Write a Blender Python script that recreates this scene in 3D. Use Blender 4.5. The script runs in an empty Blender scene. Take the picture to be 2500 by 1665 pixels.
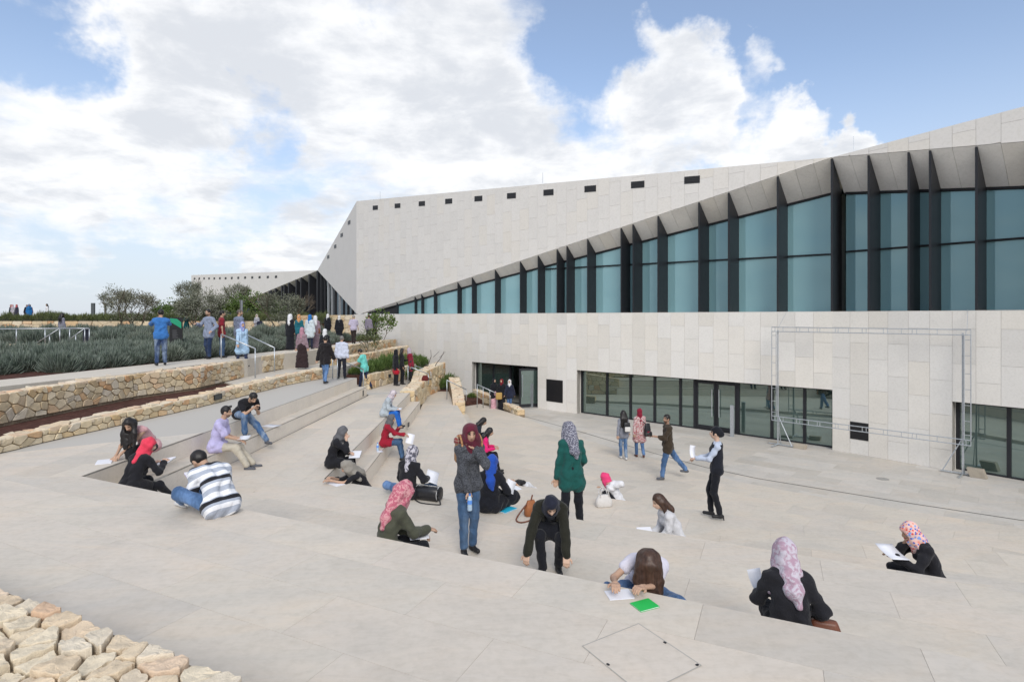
import bpy, math, random
import numpy as np
from mathutils import Vector, Matrix
random.seed(7); RNG = np.random.default_rng(7)
S = bpy.context.scene
COL = S.collection
# ---------------------------------------------------------------- camera
F, CX, V0, EYE = 1380.0, 1250.0, 774.0, 4.65      # focal length in photo pixels, principal column, horizon row, eye height
cam_d = bpy.data.cameras.new('camera'); cam = bpy.data.objects.new('camera', cam_d); COL.objects.link(cam)
cam.location = (0, 0, EYE); cam.rotation_euler = (math.radians(90), 0, 0)
cam_d.sensor_width = 36; cam_d.lens = 36 * F / 2500; cam_d.shift_y = -(832.5 - V0) / 2500
cam_d.clip_start = 0.1; cam_d.clip_end = 5000
S.camera = cam
# ---------------------------------------------------------------- sky
SUN_EL, SUN_AZ = math.radians(36), math.radians(173)     # azimuth clockwise from +Y: behind the camera
W = bpy.data.worlds.new('World'); S.world = W; W.use_nodes = True
nt = W.node_tree; nt.nodes.clear()
def N(t, **k):
    n = nt.nodes.new(t)
    for a, b in k.items(): setattr(n, a, b)
    return n
def L(a, b): nt.links.new(a, b)
sky = N('ShaderNodeTexSky', sky_type='NISHITA'); sky.sun_disc = False
sky.sun_elevation = SUN_EL; sky.sun_rotation = SUN_AZ; sky.altitude = 700; sky.dust_density = 0.8; sky.air_density = 1.0; sky.ozone_density = 1.6
tc = N('ShaderNodeTexCoord')
def math_n(op, a, b=None, c=None, clamp=False):
    n = N('ShaderNodeMath', operation=op); n.use_clamp = clamp
    for i, v in enumerate((a, b, c)):
        if v is None: continue
        if isinstance(v, (int, float)): n.inputs[i].default_value = v
        else: L(v, n.inputs[i])
    return n.outputs[0]
sep = N('ShaderNodeSeparateXYZ'); L(tc.outputs['Generated'], sep.inputs[0])
# the cloud deck is a flat layer: project the view direction on to it so that clouds shrink towards the horizon
zc = math_n('ADD', math_n('MAXIMUM', sep.outputs[2], 0.0), 0.22)
cxy = N('ShaderNodeCombineXYZ'); L(math_n('DIVIDE', sep.outputs[0], zc), cxy.inputs[0]); L(math_n('DIVIDE', sep.outputs[1], zc), cxy.inputs[1])
L(math_n('MULTIPLY', sep.outputs[2], 1.6), cxy.inputs[2])
def noise(sc, det, rough, vec, dist=0.0, off=(0, 0, 0)):
    m = N('ShaderNodeMapping'); m.inputs['Location'].default_value = off; L(vec, m.inputs[0])
    n = N('ShaderNodeTexNoise'); n.inputs['Scale'].default_value = sc; n.inputs['Detail'].default_value = det
    n.inputs['Roughness'].default_value = rough; n.inputs['Distortion'].default_value = dist
    L(m.outputs[0], n.inputs['Vector']); return n.outputs[0]
n1 = noise(1.7, 9, 0.58, cxy.outputs[0], 0.25, (3.1, 1.7, 0.4))
n2 = noise(5.5, 8, 0.6, cxy.outputs[0], 0.1, (1.2, 4.4, 2.0))
dens = math_n('ADD', math_n('MULTIPLY', n1, 0.62), math_n('MULTIPLY', n2, 0.36))
wn = N('ShaderNodeTexNoise'); wn.inputs['Scale'].default_value = 5.0; wn.inputs['Detail'].default_value = 6; wn.inputs['Roughness'].default_value = .6; L(tc.outputs['Generated'], wn.inputs['Vector'])
ws = N('ShaderNodeVectorMath', operation='MULTIPLY_ADD'); L(wn.outputs['Color'], ws.inputs[0]); ws.inputs[1].default_value = (.34, .34, .34); ws.inputs[2].default_value = (-.17, -.17, -.17)
wa = N('ShaderNodeVectorMath', operation='ADD'); L(tc.outputs['Generated'], wa.inputs[0]); L(ws.outputs[0], wa.inputs[1])
nrmv = N('ShaderNodeVectorMath', operation='NORMALIZE'); L(wa.outputs[0], nrmv.inputs[0])
def blob(x, y, rad, amt, acc):
    d = Vector(((x - CX) / F, 1, (V0 - y) / F)).normalized()
    v = N('ShaderNodeVectorMath', operation='DOT_PRODUCT'); L(nrmv.outputs[0], v.inputs[0]); v.inputs[1].default_value = d
    mr = N('ShaderNodeMapRange', interpolation_type='SMOOTHSTEP'); L(v.outputs['Value'], mr.inputs[0])
    mr.inputs[1].default_value = math.cos(math.radians(rad)); mr.inputs[2].default_value = 1.0; mr.inputs[3].default_value = 0; mr.inputs[4].default_value = amt
    return math_n('ADD', acc, mr.outputs[0])
for b in [(2300, 120, 27, -.40), (2050, 40, 16, -.22), (1480, 240, 8, -.14), (1600, 60, 9, -.16), (70, 40, 7, -.17), (150, 100, 6, -.11), (610, 340, 4.5, -.16), (650, 430, 5, -.09), (560, 15, 3, -.15),
          (890, 10, 4, -.12), (120, 650, 13, -.10), (430, 490, 7, -.13), (2400, 380, 10, -.14), (1690, 310, 4, -.12), (320, 620, 9, -.09),
          (700, 130, 16, .16), (1150, 250, 13, .17), (400, 230, 12, .12), (250, 330, 12, .10), (1300, 420, 10, .12), (1760, 170, 7, .30), (1640, 240, 7, .26), (1890, 100, 4.5, .34), (1850, 350, 7, .40), (2020, 350, 7, .46), (2130, 335, 5, .44), (1650, 390, 7, .28), (1500, 330, 6, .14),
          (1000, 560, 9, .12), (1650, 10, 6, .18), (330, 500, 6, .12), (150, 520, 7, .13), (520, 550, 5, .12), (720, 630, 6, .10)]:
    dens = blob(*b, dens)
mask = N('ShaderNodeMapRange', interpolation_type='SMOOTHSTEP'); L(dens, mask.inputs[0])
mask.inputs[1].default_value = 0.37; mask.inputs[2].default_value = 0.62
# cloud body: bright tops, greyer bellies where the layer is thick
n3 = noise(3.4, 8, 0.6, cxy.outputs[0], 0.2, (7.0, 2.2, 1.0))
thick = N('ShaderNodeMapRange', interpolation_type='SMOOTHSTEP'); L(math_n('ADD', math_n('MULTIPLY', dens, 0.35), math_n('MULTIPLY', n3, 0.95)), thick.inputs[0])
thick.inputs[1].default_value = 0.60; thick.inputs[2].default_value = 0.84
cc = N('ShaderNodeMix', data_type='RGBA'); L(thick.outputs[0], cc.inputs[0])
cc.inputs[6].default_value = (7.2, 7.25, 7.35, 1); cc.inputs[7].default_value = (5.3, 5.5, 5.85, 1)
# haze in the lower sky
hz = N('ShaderNodeMapRange', interpolation_type='SMOOTHSTEP'); L(sep.outputs[2], hz.inputs[0]); hz.inputs[1].default_value = -0.02; hz.inputs[2].default_value = 0.42; hz.inputs[3].default_value = 0.92; hz.inputs[4].default_value = 0.16
blue = N('ShaderNodeMix', data_type='RGBA', blend_type='MULTIPLY'); blue.inputs[0].default_value = 1; L(sky.outputs[0], blue.inputs[6]); blue.inputs[7].default_value = (1.4, 1.36, 1.34, 1)
bh = N('ShaderNodeMix', data_type='RGBA'); L(hz.outputs[0], bh.inputs[0]); L(blue.outputs[2], bh.inputs[6]); bh.inputs[7].default_value = (4.55, 5.0, 5.7, 1)
fin = N('ShaderNodeMix', data_type='RGBA'); L(math_n('MULTIPLY', mask.outputs[0], 0.97), fin.inputs[0]); L(bh.outputs[2], fin.inputs[6]); L(cc.outputs[2], fin.inputs[7])
bg = N('ShaderNodeBackground'); L(fin.outputs[2], bg.inputs[0]); bg.inputs[1].default_value = 0.10
wo = N('ShaderNodeOutputWorld'); L(bg.outputs[0], wo.inputs[0])
# ---------------------------------------------------------------- sun (behind thin cloud: very soft)
sd = bpy.data.lights.new('sun', 'SUN'); sd.energy = 1.5; sd.angle = math.radians(28); sd.color = (1, 0.955, 0.88)
sun = bpy.data.objects.new('sun', sd); COL.objects.link(sun)
sv = Vector((math.sin(SUN_AZ) * math.cos(SUN_EL), math.cos(SUN_AZ) * math.cos(SUN_EL), math.sin(SUN_EL)))
sun.rotation_euler = sv.to_track_quat('Z', 'Y').to_euler(); sun.location = sv * 60
S.view_settings.view_transform = 'Standard'; S.view_settings.look = 'None'; S.view_settings.exposure = 0.53; S.view_settings.gamma = 1
S.render.engine = 'CYCLES'; S.render.resolution_x = 1024; S.render.resolution_y = 681
S.cycles.max_bounces = 5; S.cycles.diffuse_bounces = 4; S.cycles.transparent_max_bounces = 8; S.cycles.glossy_bounces = 3; S.cycles.caustics_reflective = False; S.cycles.caustics_refractive = False
# ---------------------------------------------------------------- geometry helpers
def gp(x, y, z):
    "photo pixel -> point on the horizontal plane z"
    d = F * (EYE - z) / (y - V0); return Vector(((x - CX) / F * d, d, z))
def dp(x, y, d):
    "photo pixel -> point at depth d"
    return Vector(((x - CX) / F * d, d, EYE - (y - V0) / F * d))
def tag(o, label=None, cat=None, group=None, kind=None):
    if label: o['label'] = label
    if cat: o['category'] = cat
    if group: o['group'] = group
    if kind: o['kind'] = kind
    return o
def empty(name, loc=(0, 0, 0), rz=0.0, **k):
    o = bpy.data.objects.new(name, None); COL.objects.link(o); o.location = loc; o.rotation_euler = (0, 0, rz); o.empty_display_size = .1
    return tag(o, **k)
def mesh(name, verts, faces, smooth=False):
    me = bpy.data.meshes.new(name); me.from_pydata([tuple(v) for v in verts], [], faces); me.update()
    if smooth: me.polygons.foreach_set('use_smooth', [True] * len(me.polygons))
    return me
def obj(name, me, m=None, parent=None, loc=None, **k):
    o = bpy.data.objects.new(name, me); COL.objects.link(o)
    if m is not None and not me.materials: me.materials.append(m)
    if parent is not None: o.parent = parent
    if loc is not None: o.location = loc
    return tag(o, **k)
class MB:
    "collects shapes that belong to ONE piece"
    def __init__(s): s.v = []; s.f = []
    def poly(s, vs, fs):
        n = len(s.v); s.v += [Vector(v) for v in vs]; s.f += [tuple(i + n for i in f) for f in fs]; return s
    def box(s, a, b):
        x0, y0, z0 = a; x1, y1, z1 = b
        return s.poly([(x0, y0, z0), (x1, y0, z0), (x1, y1, z0), (x0, y1, z0), (x0, y0, z1), (x1, y0, z1), (x1, y1, z1), (x0, y1, z1)],
                      [(0, 3, 2, 1), (4, 5, 6, 7), (0, 1, 5, 4), (1, 2, 6, 5), (2, 3, 7, 6), (3, 0, 4, 7)])
    def obox(s, o, ux, uy, uz):
        o = Vector(o); ux = Vector(ux); uy = Vector(uy); uz = Vector(uz)
        c = [o, o + ux, o + ux + uy, o + uy]; return s.poly(c + [p + uz for p in c], [(0, 3, 2, 1), (4, 5, 6, 7), (0, 1, 5, 4), (1, 2, 6, 5), (2, 3, 7, 6), (3, 0, 4, 7)])
    def tube(s, a, b, r, n=8, r2=None, cap=True):
        a = Vector(a); b = Vector(b); d = (b - a).normalized(); r2 = r if r2 is None else r2
        t = d.orthogonal().normalized(); w = d.cross(t)
        vs = [a + (t * math.cos(i * math.tau / n) + w * math.sin(i * math.tau / n)) * r for i in range(n)] + [b + (t * math.cos(i * math.tau / n) + w * math.sin(i * math.tau / n)) * r2 for i in range(n)]
        fs = [(i, (i + 1) % n, n + (i + 1) % n, n + i) for i in range(n)]
        if cap: fs += [tuple(range(n))[::-1], tuple(range(n, 2 * n))]
        return s.poly(vs, fs)
    def path(s, pts, r, n=8):
        for a, b in zip(pts[:-1], pts[1:]): s.tube(a, b, r, n)
        return s
    def prism(s, poly2, z0, z1):
        n = len(poly2); area = sum(poly2[i][0] * poly2[(i + 1) % n][1] - poly2[(i + 1) % n][0] * poly2[i][1] for i in range(n))
        if area < 0: poly2 = poly2[::-1]
        return s.poly([(p[0], p[1], z0) for p in poly2] + [(p[0], p[1], z1) for p in poly2],
                      [tuple(range(n))[::-1], tuple(range(n, 2 * n))] + [(i, (i + 1) % n, n + (i + 1) % n, n + i) for i in range(n)])
    def mesh(s, name, smooth=False): return mesh(name, s.v, s.f, smooth)
    def build(s, name, m, parent=None, smooth=False, **k): return obj(name, s.mesh(name, smooth), m, parent, **k)
def clip(poly, a, b):
    "keep the part of poly (2D, convex) to the left of a->b"
    out = []; ex, ey = b[0] - a[0], b[1] - a[1]
    sd_ = [ex * (p[1] - a[1]) - ey * (p[0] - a[0]) for p in poly]
    for i in range(len(poly)):
        p, q = poly[i], poly[(i + 1) % len(poly)]; d, e = sd_[i], sd_[(i + 1) % len(poly)]
        if d >= 0: out.append(p)
        if (d >= 0) != (e >= 0):
            t = d / (d - e); out.append((p[0] + (q[0] - p[0]) * t, p[1] + (q[1] - p[1]) * t))
    return out
def clip_convex(poly, cp):
    for i in range(len(cp)):
        poly = clip(poly, cp[i], cp[(i + 1) % len(cp)])
        if len(poly) < 3: return []
    return poly
def area2(p): return 0.5 * sum(p[i][0] * p[(i + 1) % len(p)][1] - p[(i + 1) % len(p)][0] * p[i][1] for i in range(len(p)))
def ccw(p): return list(p) if area2(p) > 0 else list(p)[::-1]
# ---------------------------------------------------------------- materials
class MT:
    def __init__(s, name):
        s.m = bpy.data.materials.new(name); s.m.use_nodes = True; s.t = s.m.node_tree; s.b = s.t.nodes['Principled BSDF']
        s.co = s.t.nodes.new('ShaderNodeTexCoord'); s.oi = None
    def n(s, t, **k):
        x = s.t.nodes.new(t)
        for a, b in k.items(): setattr(x, a, b)
        return x
    def l(s, a, b): s.t.links.new(a, b)
    def rand(s):
        if s.oi is None: s.oi = s.n('ShaderNodeObjectInfo')
        return s.oi.outputs['Random']
    def noise(s, sc, det=4, rough=.55, vec='Object', stretch=None, dist=0):
        x = s.n('ShaderNodeTexNoise'); x.inputs['Scale'].default_value = sc; x.inputs['Detail'].default_value = det; x.inputs['Roughness'].default_value = rough; x.inputs['Distortion'].default_value = dist
        v = s.co.outputs[vec] if isinstance(vec, str) else vec
        if stretch:
            mp = s.n('ShaderNodeMapping'); mp.inputs['Scale'].default_value = stretch; s.l(v, mp.inputs[0]); v = mp.outputs[0]
        s.l(v, x.inputs['Vector']); return x.outputs[0]
    def ramp(s, fac, stops, interp='LINEAR'):
        x = s.n('ShaderNodeValToRGB'); x.color_ramp.interpolation = interp; e = x.color_ramp.elements
        while len(e) < len(stops): e.new(.5)
        for i, (p, c) in enumerate(stops): e[i].position = p; e[i].color = (*c, 1)
        s.l(fac, x.inputs[0]); return x.outputs[0]
    def mix(s, fac, a, b, blend='MIX'):
        x = s.n('ShaderNodeMix', data_type='RGBA', blend_type=blend)
        for i, v in ((0, fac), (6, a), (7, b)):
            if isinstance(v, (int, float)): x.inputs[i].default_value = v
            elif isinstance(v, tuple): x.inputs[i].default_value = (*v, 1)
            else: s.l(v, x.inputs[i])
        return x.outputs[2]
    def math(s, op, a, b=None):
        x = s.n('ShaderNodeMath', operation=op)
        for i, v in ((0, a), (1, b)):
            if v is None: continue
            if isinstance(v, (int, float)): x.inputs[i].default_value = v
            else: s.l(v, x.inputs[i])
        return x.outputs[0]
    def color(s, c):
        if isinstance(c, tuple): s.b.inputs['Base Color'].default_value = (*c, 1)
        else: s.l(c, s.b.inputs['Base Color'])
        return s
    def rough(s, r, spec=.3):
        if isinstance(r, (int, float)): s.b.inputs['Roughness'].default_value = r
        else: s.l(r, s.b.inputs['Roughness'])
        s.b.inputs['Specular IOR Level'].default_value = spec; return s
    def bump(s, h, strength=.3, dist=.01):
        x = s.n('ShaderNodeBump'); x.inputs['Strength'].default_value = strength; x.inputs['Distance'].default_value = dist
        s.l(h, x.inputs['Height']); s.l(x.outputs[0], s.b.inputs['Normal']); return s
def stone_mat(name, base, vary, sc=3.0, amp=.10, rough=.75, bump=.15, tints=None, streak=False):
    "limestone: each piece a little lighter, darker or warmer than its neighbour, with cloudy veins and fine pits"
    m = MT(name); lo = tuple(c * (1 - vary) for c in base); hi = tuple(min(1, c * (1 + vary)) for c in base)
    stops = tints or [(0, lo), (.35, base), (.7, hi), (1, tuple(c * (1 - vary * .5) * w for c, w in zip(base, (1.02, 1, .96))))]
    c = m.ramp(m.rand(), stops)
    mp = m.n('ShaderNodeVectorMath', operation='ADD'); m.l(m.co.outputs['Object'], mp.inputs[0])
    cb = m.n('ShaderNodeCombineXYZ'); m.l(m.math('MULTIPLY', m.rand(), 37.0), cb.inputs[0]); m.l(m.math('MULTIPLY', m.rand(), 91.0), cb.inputs[1]); m.l(cb.outputs[0], mp.inputs[1])
    n = m.noise(sc, 6, .6, mp.outputs[0], dist=.6)
    c = m.mix(1.0, c, m.ramp(n, [(.25, (1 - amp,) * 3), (.5, (1, 1, 1)), (.75, (1 + amp * .4, 1 + amp * .35, 1 + amp * .25))]), 'MULTIPLY')
    n2 = m.noise(sc * 14, 3, .6, mp.outputs[0])
    c = m.mix(1.0, c, m.ramp(n2, [(.3, (.93, .93, .92)), (.55, (1, 1, 1))]), 'MULTIPLY')
    if streak:
        n4 = m.noise(.55, 5, .65, m.co.outputs['Object'], (1, 2.6, 1), 1.2); c = m.mix(1.0, c, m.ramp(n4, [(.3, (.93, .945, .96)), (.5, (1, 1, 1)), (.7, (1.05, 1.01, .965))]), 'MULTIPLY')
        n5 = m.noise(2.4, 6, .7, m.co.outputs['Object'], (1, 3.5, 1), 2.0); c = m.mix(1.0, c, m.ramp(n5, [(.35, (.95, .945, .935)), (.55, (1.01, 1.01, 1.01))]), 'MULTIPLY')
    m.color(c).rough(rough, .3); m.bump(n2, bump, .006); return m.m
def plain(name, c, rough=.6, spec=.3, metal=0.0, var=.0, sc=12, bump=0):
    m = MT(name)
    if var:
        n = m.noise(sc, 4, .6); m.color(m.mix(1.0, c, m.ramp(n, [(.3, (1 - var,) * 3), (.7, (1 + var,) * 3)]), 'MULTIPLY'))
        if bump: m.bump(n, bump, .01)
    else: m.color(c)
    m.rough(rough, spec); m.b.inputs['Metallic'].default_value = metal; return m.m
PAVE = stone_mat('paving_limestone', (.555, .525, .485), .045, 1.1, .09, .62, .06,
                 tints=[(0, (.57, .52, .455)), (.25, (.635, .575, .495)), (.5, (.60, .55, .48)), (.75, (.65, .58, .50)), (1, (.585, .54, .48))], streak=True)
RISER = stone_mat('riser_limestone', (.79, .725, .64), .03, 1.5, .10, .7, .08)
PLAZA = stone_mat('plaza_limestone', (.50, .48, .44), .10, .9, .10, .6, .06, tints=[(0, (.48, .45, .405)), (.25, (.575, .545, .50)), (.5, (.60, .565, .52)), (.75, (.53, .495, .445)), (1, (.605, .575, .535))], streak=True)
CLAD = stone_mat('facade_limestone', (.63, .61, .575), .045, 1.3, .05, .7, .05, tints=[(0, (.70, .665, .605)), (.3, (.755, .73, .69)), (.6, (.745, .705, .64)), (.8, (.775, .75, .71)), (1, (.68, .655, .615))])
CLAD2 = stone_mat('upper_facade_limestone', (.745, .72, .685), .02, .8, .04, .7, .04)
JOINT = plain('joint_mortar', (.50, .475, .435), .9); JOINT2 = plain('joint_pale', (.60, .58, .55), .9)
RUBBLE = stone_mat('rubble_stone', (.6, .5, .36), .2, 4.0, .28, .85, .5,
                   tints=[(0, (.64, .46, .25)), (.14, (.68, .57, .39)), (.3, (.58, .47, .31)), (.45, (.71, .61, .44)), (.58, (.60, .36, .19)), (.66, (.66, .53, .34)), (.8, (.72, .63, .48)), (.92, (.57, .50, .40)), (1, (.68, .50, .29))])
RUBBLE_TOP = stone_mat('rubble_capstone', (.68, .60, .48), .1, 7.0, .3, .85, 1.0,
                   tints=[(0, (.72, .61, .45)), (.25, (.69, .55, .39)), (.45, (.75, .67, .54)), (.6, (.68, .48, .33)), (.8, (.73, .62, .46)), (1, (.74, .65, .50))])
EARTH_JOINT = plain('earth_joint', (.25, .195, .135), .95, .1, var=.3, sc=20)
SOIL = plain('red_brown_soil', (.085, .042, .034), .95, .1, var=.45, sc=9, bump=.8)
DARK = plain('dark_anodised', (.016, .017, .021), .45, .4, var=.12, sc=5)
STEEL = plain('galvanised_steel', (.50, .53, .56), .38, .5, .65, var=.12, sc=20)
BLACKM = plain('black_panel', (.012, .012, .014), .4, .4)
def glass_mat(name, tint, refl, trans, fac, share=.22, graze=.35):
    m = MT(name); t = m.t; t.nodes.remove(m.b)
    g = m.n('ShaderNodeBsdfGlossy'); g.inputs['Color'].default_value = (*refl, 1); g.inputs['Roughness'].default_value = .015
    tr = m.n('ShaderNodeBsdfTransparent'); tr.inputs['Color'].default_value = (*trans, 1)
    df = m.n('ShaderNodeBsdfDiffuse'); df.inputs['Color'].default_value = (*tint, 1); a_ = share
    lw = m.n('ShaderNodeLayerWeight'); lw.inputs['Blend'].default_value = .35
    mr = m.n('ShaderNodeMapRange'); m.l(lw.outputs['Facing'], mr.inputs[0]); mr.inputs[3].default_value = fac; mr.inputs[4].default_value = min(1, fac + graze)
    a = m.n('ShaderNodeMixShader'); a.inputs[0].default_value = a_; m.l(tr.outputs[0], a.inputs[1]); m.l(df.outputs[0], a.inputs[2])
    b = m.n('ShaderNodeMixShader'); m.l(mr.outputs[0], b.inputs[0]); m.l(a.outputs[0], b.inputs[1]); m.l(g.outputs[0], b.inputs[2])
    m.l(b.outputs[0], t.nodes['Material Output'].inputs[0]); return m.m
GLASS_UP = glass_mat('solar_glass_teal', (.33, .58, .63), (.52, .70, .74), (.40, .60, .61), .14, .68, .16)
GLASS_LO = glass_mat('entrance_glass_green', (.13, .20, .18), (.54, .64, .61), (.50, .64, .60), .42, .38)
GLASS_DK = glass_mat('dark_glass', (.012, .016, .02), (.16, .19, .22), (.12, .15, .16), .22)
# ================================================================ the setting: ground, terraces, plaza
def V2(p): return Vector((p[0], p[1]))
ZL = [2.25, 1.89, 1.53, 1.17, 0.81, 0.405, 0.0]     # terrace levels, top to stage floor
ZP = -0.12                                          # plaza in front of the wall
def line_x(p, d, q, e):
    t = ((q[0] - p[0]) * e[1] - (q[1] - p[1]) * e[0]) / (d[0] * e[1] - d[1] * e[0]); return (p[0] + d[0] * t, p[1] + d[1] * t)
def offset_edge(e, w):
    (R, A, Lf) = [V2(p) for p in e]
    d1 = (R - A).normalized(); n1 = Vector((-d1.y, d1.x)); d2 = (Lf - A).normalized(); n2 = Vector((d2.y, -d2.x))
    a = line_x(A + n1 * w, d1, A + n2 * w, d2)
    return [tuple(R + n1 * w), a, tuple(Lf + n2 * w)]
nd = Vector((.9055, -.4245))
def edge(apex, left, ln): a = V2(apex); return [tuple(a + nd * ln), tuple(a), left]
EA = edge((-6.51, 8.54), (-6.15, 22.4), 17.5); EC = edge((-3.63, 10.9), (-4.2, 23.3), 17); EE = edge((-.2, 13.05), (-2.42, 24.8), 17)
TW = .42
EDGES = [EA, offset_edge(EA, TW), EC, offset_edge(EC, TW), EE, offset_edge(EE, TW)]
EDGES[1][2] = (-5.76, 22.4); EDGES[3][2] = (-3.79, 23.3); EDGES[5][2] = (-2.0, 24.9)
def rows(pieces, ang, size, shift=(0, 0), stagger=.5):
    "running-bond slabs clipped to convex pieces; yields one list of polygons per slab"
    ca, sa = math.cos(ang), math.sin(ang); loc = lambda p: (p[0] * ca + p[1] * sa, -p[0] * sa + p[1] * ca); wor = lambda p: (p[0] * ca - p[1] * sa, p[0] * sa + p[1] * ca)
    P = [ccw([loc(p) for p in q]) for q in pieces]
    x0 = min(p[0] for q in P for p in q); x1 = max(p[0] for q in P for p in q); y0 = min(p[1] for q in P for p in q); y1 = max(p[1] for q in P for p in q)
    ln, wd = size; j = math.floor((y0 - shift[1]) / wd)
    while j * wd + shift[1] < y1:
        yy = j * wd + shift[1]; off = ((j * stagger) % 1.0) * ln + shift[0] + random.uniform(-.1, .1) * ln; i = math.floor((x0 - off) / ln)
        while i * ln + off < x1:
            xx = i * ln + off; g = .0012; r = [(xx + g, yy + g), (xx + ln - g, yy + g), (xx + ln - g, yy + wd - g), (xx + g, yy + wd - g)]
            out = []
            for q in P:
                c = clip_convex(r, q)
                if len(c) >= 3 and abs(area2(c)) > .004: out.append([wor(p) for p in c])
            if out: yield out
            i += 1
        j += 1
def paved(name, z, pieces, ang, size, m, zlow, stagger=.5, solid=None):
    base = MB()
    for q in (solid or pieces): base.prism(list(q), zlow, z - .008)
    p = base.build(name, JOINT, kind='structure')
    for polys in rows(pieces, ang, size, (random.uniform(0, 1), random.uniform(0, .3)), stagger):
        b = MB()
        for q in polys: b.prism(q, z - .03, z)
        b.build('slab', m, p)
    return p
ang_near = math.atan2(nd.y, nd.x); ang_left = math.radians(91)
# wall behind the camera side: foreground rubble wall runs parallel to the first edge
W0a, W0b = Vector((-5.79, 5.205)), Vector((1.16, 1.935))           # its far (upper) line
W0d = (W0b - W0a).normalized(); W0n = Vector((W0d.y, -W0d.x))     # towards the camera
far0 = W0a - W0d * 6.5
near_end = EA[0]
L0 = paved('upper_landing_paving', ZL[0], [[EA[1], EA[0], tuple(W0b + W0d * 9), tuple(W0b), tuple(W0a), tuple(far0)]], ang_near, (1.5, .62), PAVE, -.4)
L0b = paved('garden_side_paving', ZL[0], [[EA[1], EA[2], (-7.9, 22.4), (-9.7, 9.4), tuple(far0)]], ang_left, (1.5, .62), PAVE, -.4)
names = ['', 'first_step_paving', 'middle_landing_paving', 'third_step_paving', 'lower_landing_paving', 'fifth_step_paving']
for k in range(1, 6):
    a, b = EDGES[k - 1], EDGES[k]
    near = [a[1], a[0], b[0], b[1]]; left = [a[1], b[1], b[2], a[2]]
    sz = (1.4, .62) if k in (2, 4) else (1.4, TW + .03)
    extra = []
    if k == 2: left = [a[1], b[1], (-4.2, 23.3), (-5.7, 22.6)]; extra = [[(-6.3, 23.55), (-5.7, 22.6), (-4.2, 23.3), (-4.3, 27.6), (-5.4, 28.2), (-7.4, 24.9), (-7.7, 23.55)]]
    if k == 4: left = [a[1], b[1], b[2], a[2]]; extra = [[(-3.79, 23.3), (-2.42, 24.8), (-2.95, 29.2), (-4.35, 29.2)]]
    paved(names[k] + '_near', ZL[k], [near], ang_near, sz, PAVE, -.4)
    paved(names[k] + '_side', ZL[k], [left] + extra, ang_left if k < 5 else math.radians(100), sz, PAVE, -.4)
# stage floor and plaza
STG = [(-1.9, 30.6), (.18, 27.0), (1.83, 23.2), (3.6, 20.0), (6.4, 16.0), (7.96, 14.65), (11.3, 12.4), (15.6, 9.9)]
a5 = EDGES[5]
PR, PC = None, None
KK = Vector((11.542, 20.342)); UL = Vector((-.73795, .67486)); NL = Vector((.67486, .73795)); UR = Vector((.6081, -.79386)); NR = Vector((.79386, .6081))
stage_p = [[a5[1], STG[i + 1], STG[i]] for i in range(len(STG) - 1)] + [[a5[1], a5[0], STG[-1]], [a5[1], STG[0], (-2.6, 29.0), a5[2]]]
paved('stage_floor_paving', ZL[6], stage_p, math.atan2(UL.y, UL.x), (1.25, .627), PAVE, -.4)
wl = [KK + UL * s for s in (22, 17, 12, 7, 0)] + [KK + UR * s for s in (2.5, 6, 11)]
plz = []
for i in range(len(STG) - 1):
    plz.append([STG[i], STG[i + 1], tuple(wl[i + 1] + NL * .6), tuple(wl[i] + NL * .6)])
paved('plaza_paving', ZP, plz, math.atan2(UL.y, UL.x), (1.25, .627), PLAZA, -.4)
# risers: stone facing boards under each tread edge
RIS = empty('step_risers', kind='structure')
for k, e in enumerate(EDGES):
    top = ZL[k] - .03; low = ZL[k + 1] + .001
    for (p, q, sg) in ((e[1], e[0], 1), (e[1], e[2], -1)):
        p = V2(p); q = V2(q); d = (q - p); ln = d.length; d.normalize(); n_ = Vector((-d.y, d.x)) * sg
        s = 0.0
        while s < ln - .01:
            w = min(1.4, ln - s); a = p + d * (s + .0015); b = p + d * (s + w - .0015)
            MB().obox((a.x, a.y, low), (b.x - a.x, b.y - a.y, 0), (n_.x * .004, n_.y * .004, 0), (0, 0, top - low)).build('riser_panel', RISER, RIS); s += w
# little stair from the upper landing down to the middle landing
ST = empty('garden_stair', kind='structure')
for i in range(4):
    z = ZL[0] - .18 * (i + 1); y0 = 22.4 + .3 * i
    MB().box((-7.75, y0, -.3), (-6.25, y0 + .3, z)).build('tread', PAVE, ST)
# the long ground sheet and the garden soil
GND = plain('dry_ground', (.20, .17, .12), .95, .1, var=.3, sc=.3)
gr = MB(); R_ = 2500
gr.poly([(-R_, -R_, -.6), (R_, -R_, -.6), (R_, R_, -.6), (-R_, R_, -.6)], [(0, 1, 2, 3)]).build('ground', GND, kind='structure')
def sheet(name, poly, m, zlow=-.5, **k):
    "solid ground block with a sloping top: poly is a list of 3D points"
    n = len(poly); a = area2([(p[0], p[1]) for p in poly]); poly = list(poly) if a > 0 else list(poly)[::-1]
    return obj(name, mesh(name, [tuple(p) for p in poly] + [(p[0], p[1], zlow) for p in poly], [tuple(range(n)), tuple(range(2 * n - 1, n - 1, -1))] + [(i, n + i, n + (i + 1) % n, (i + 1) % n) for i in range(n)]), m, kind='structure', **k)
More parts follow.
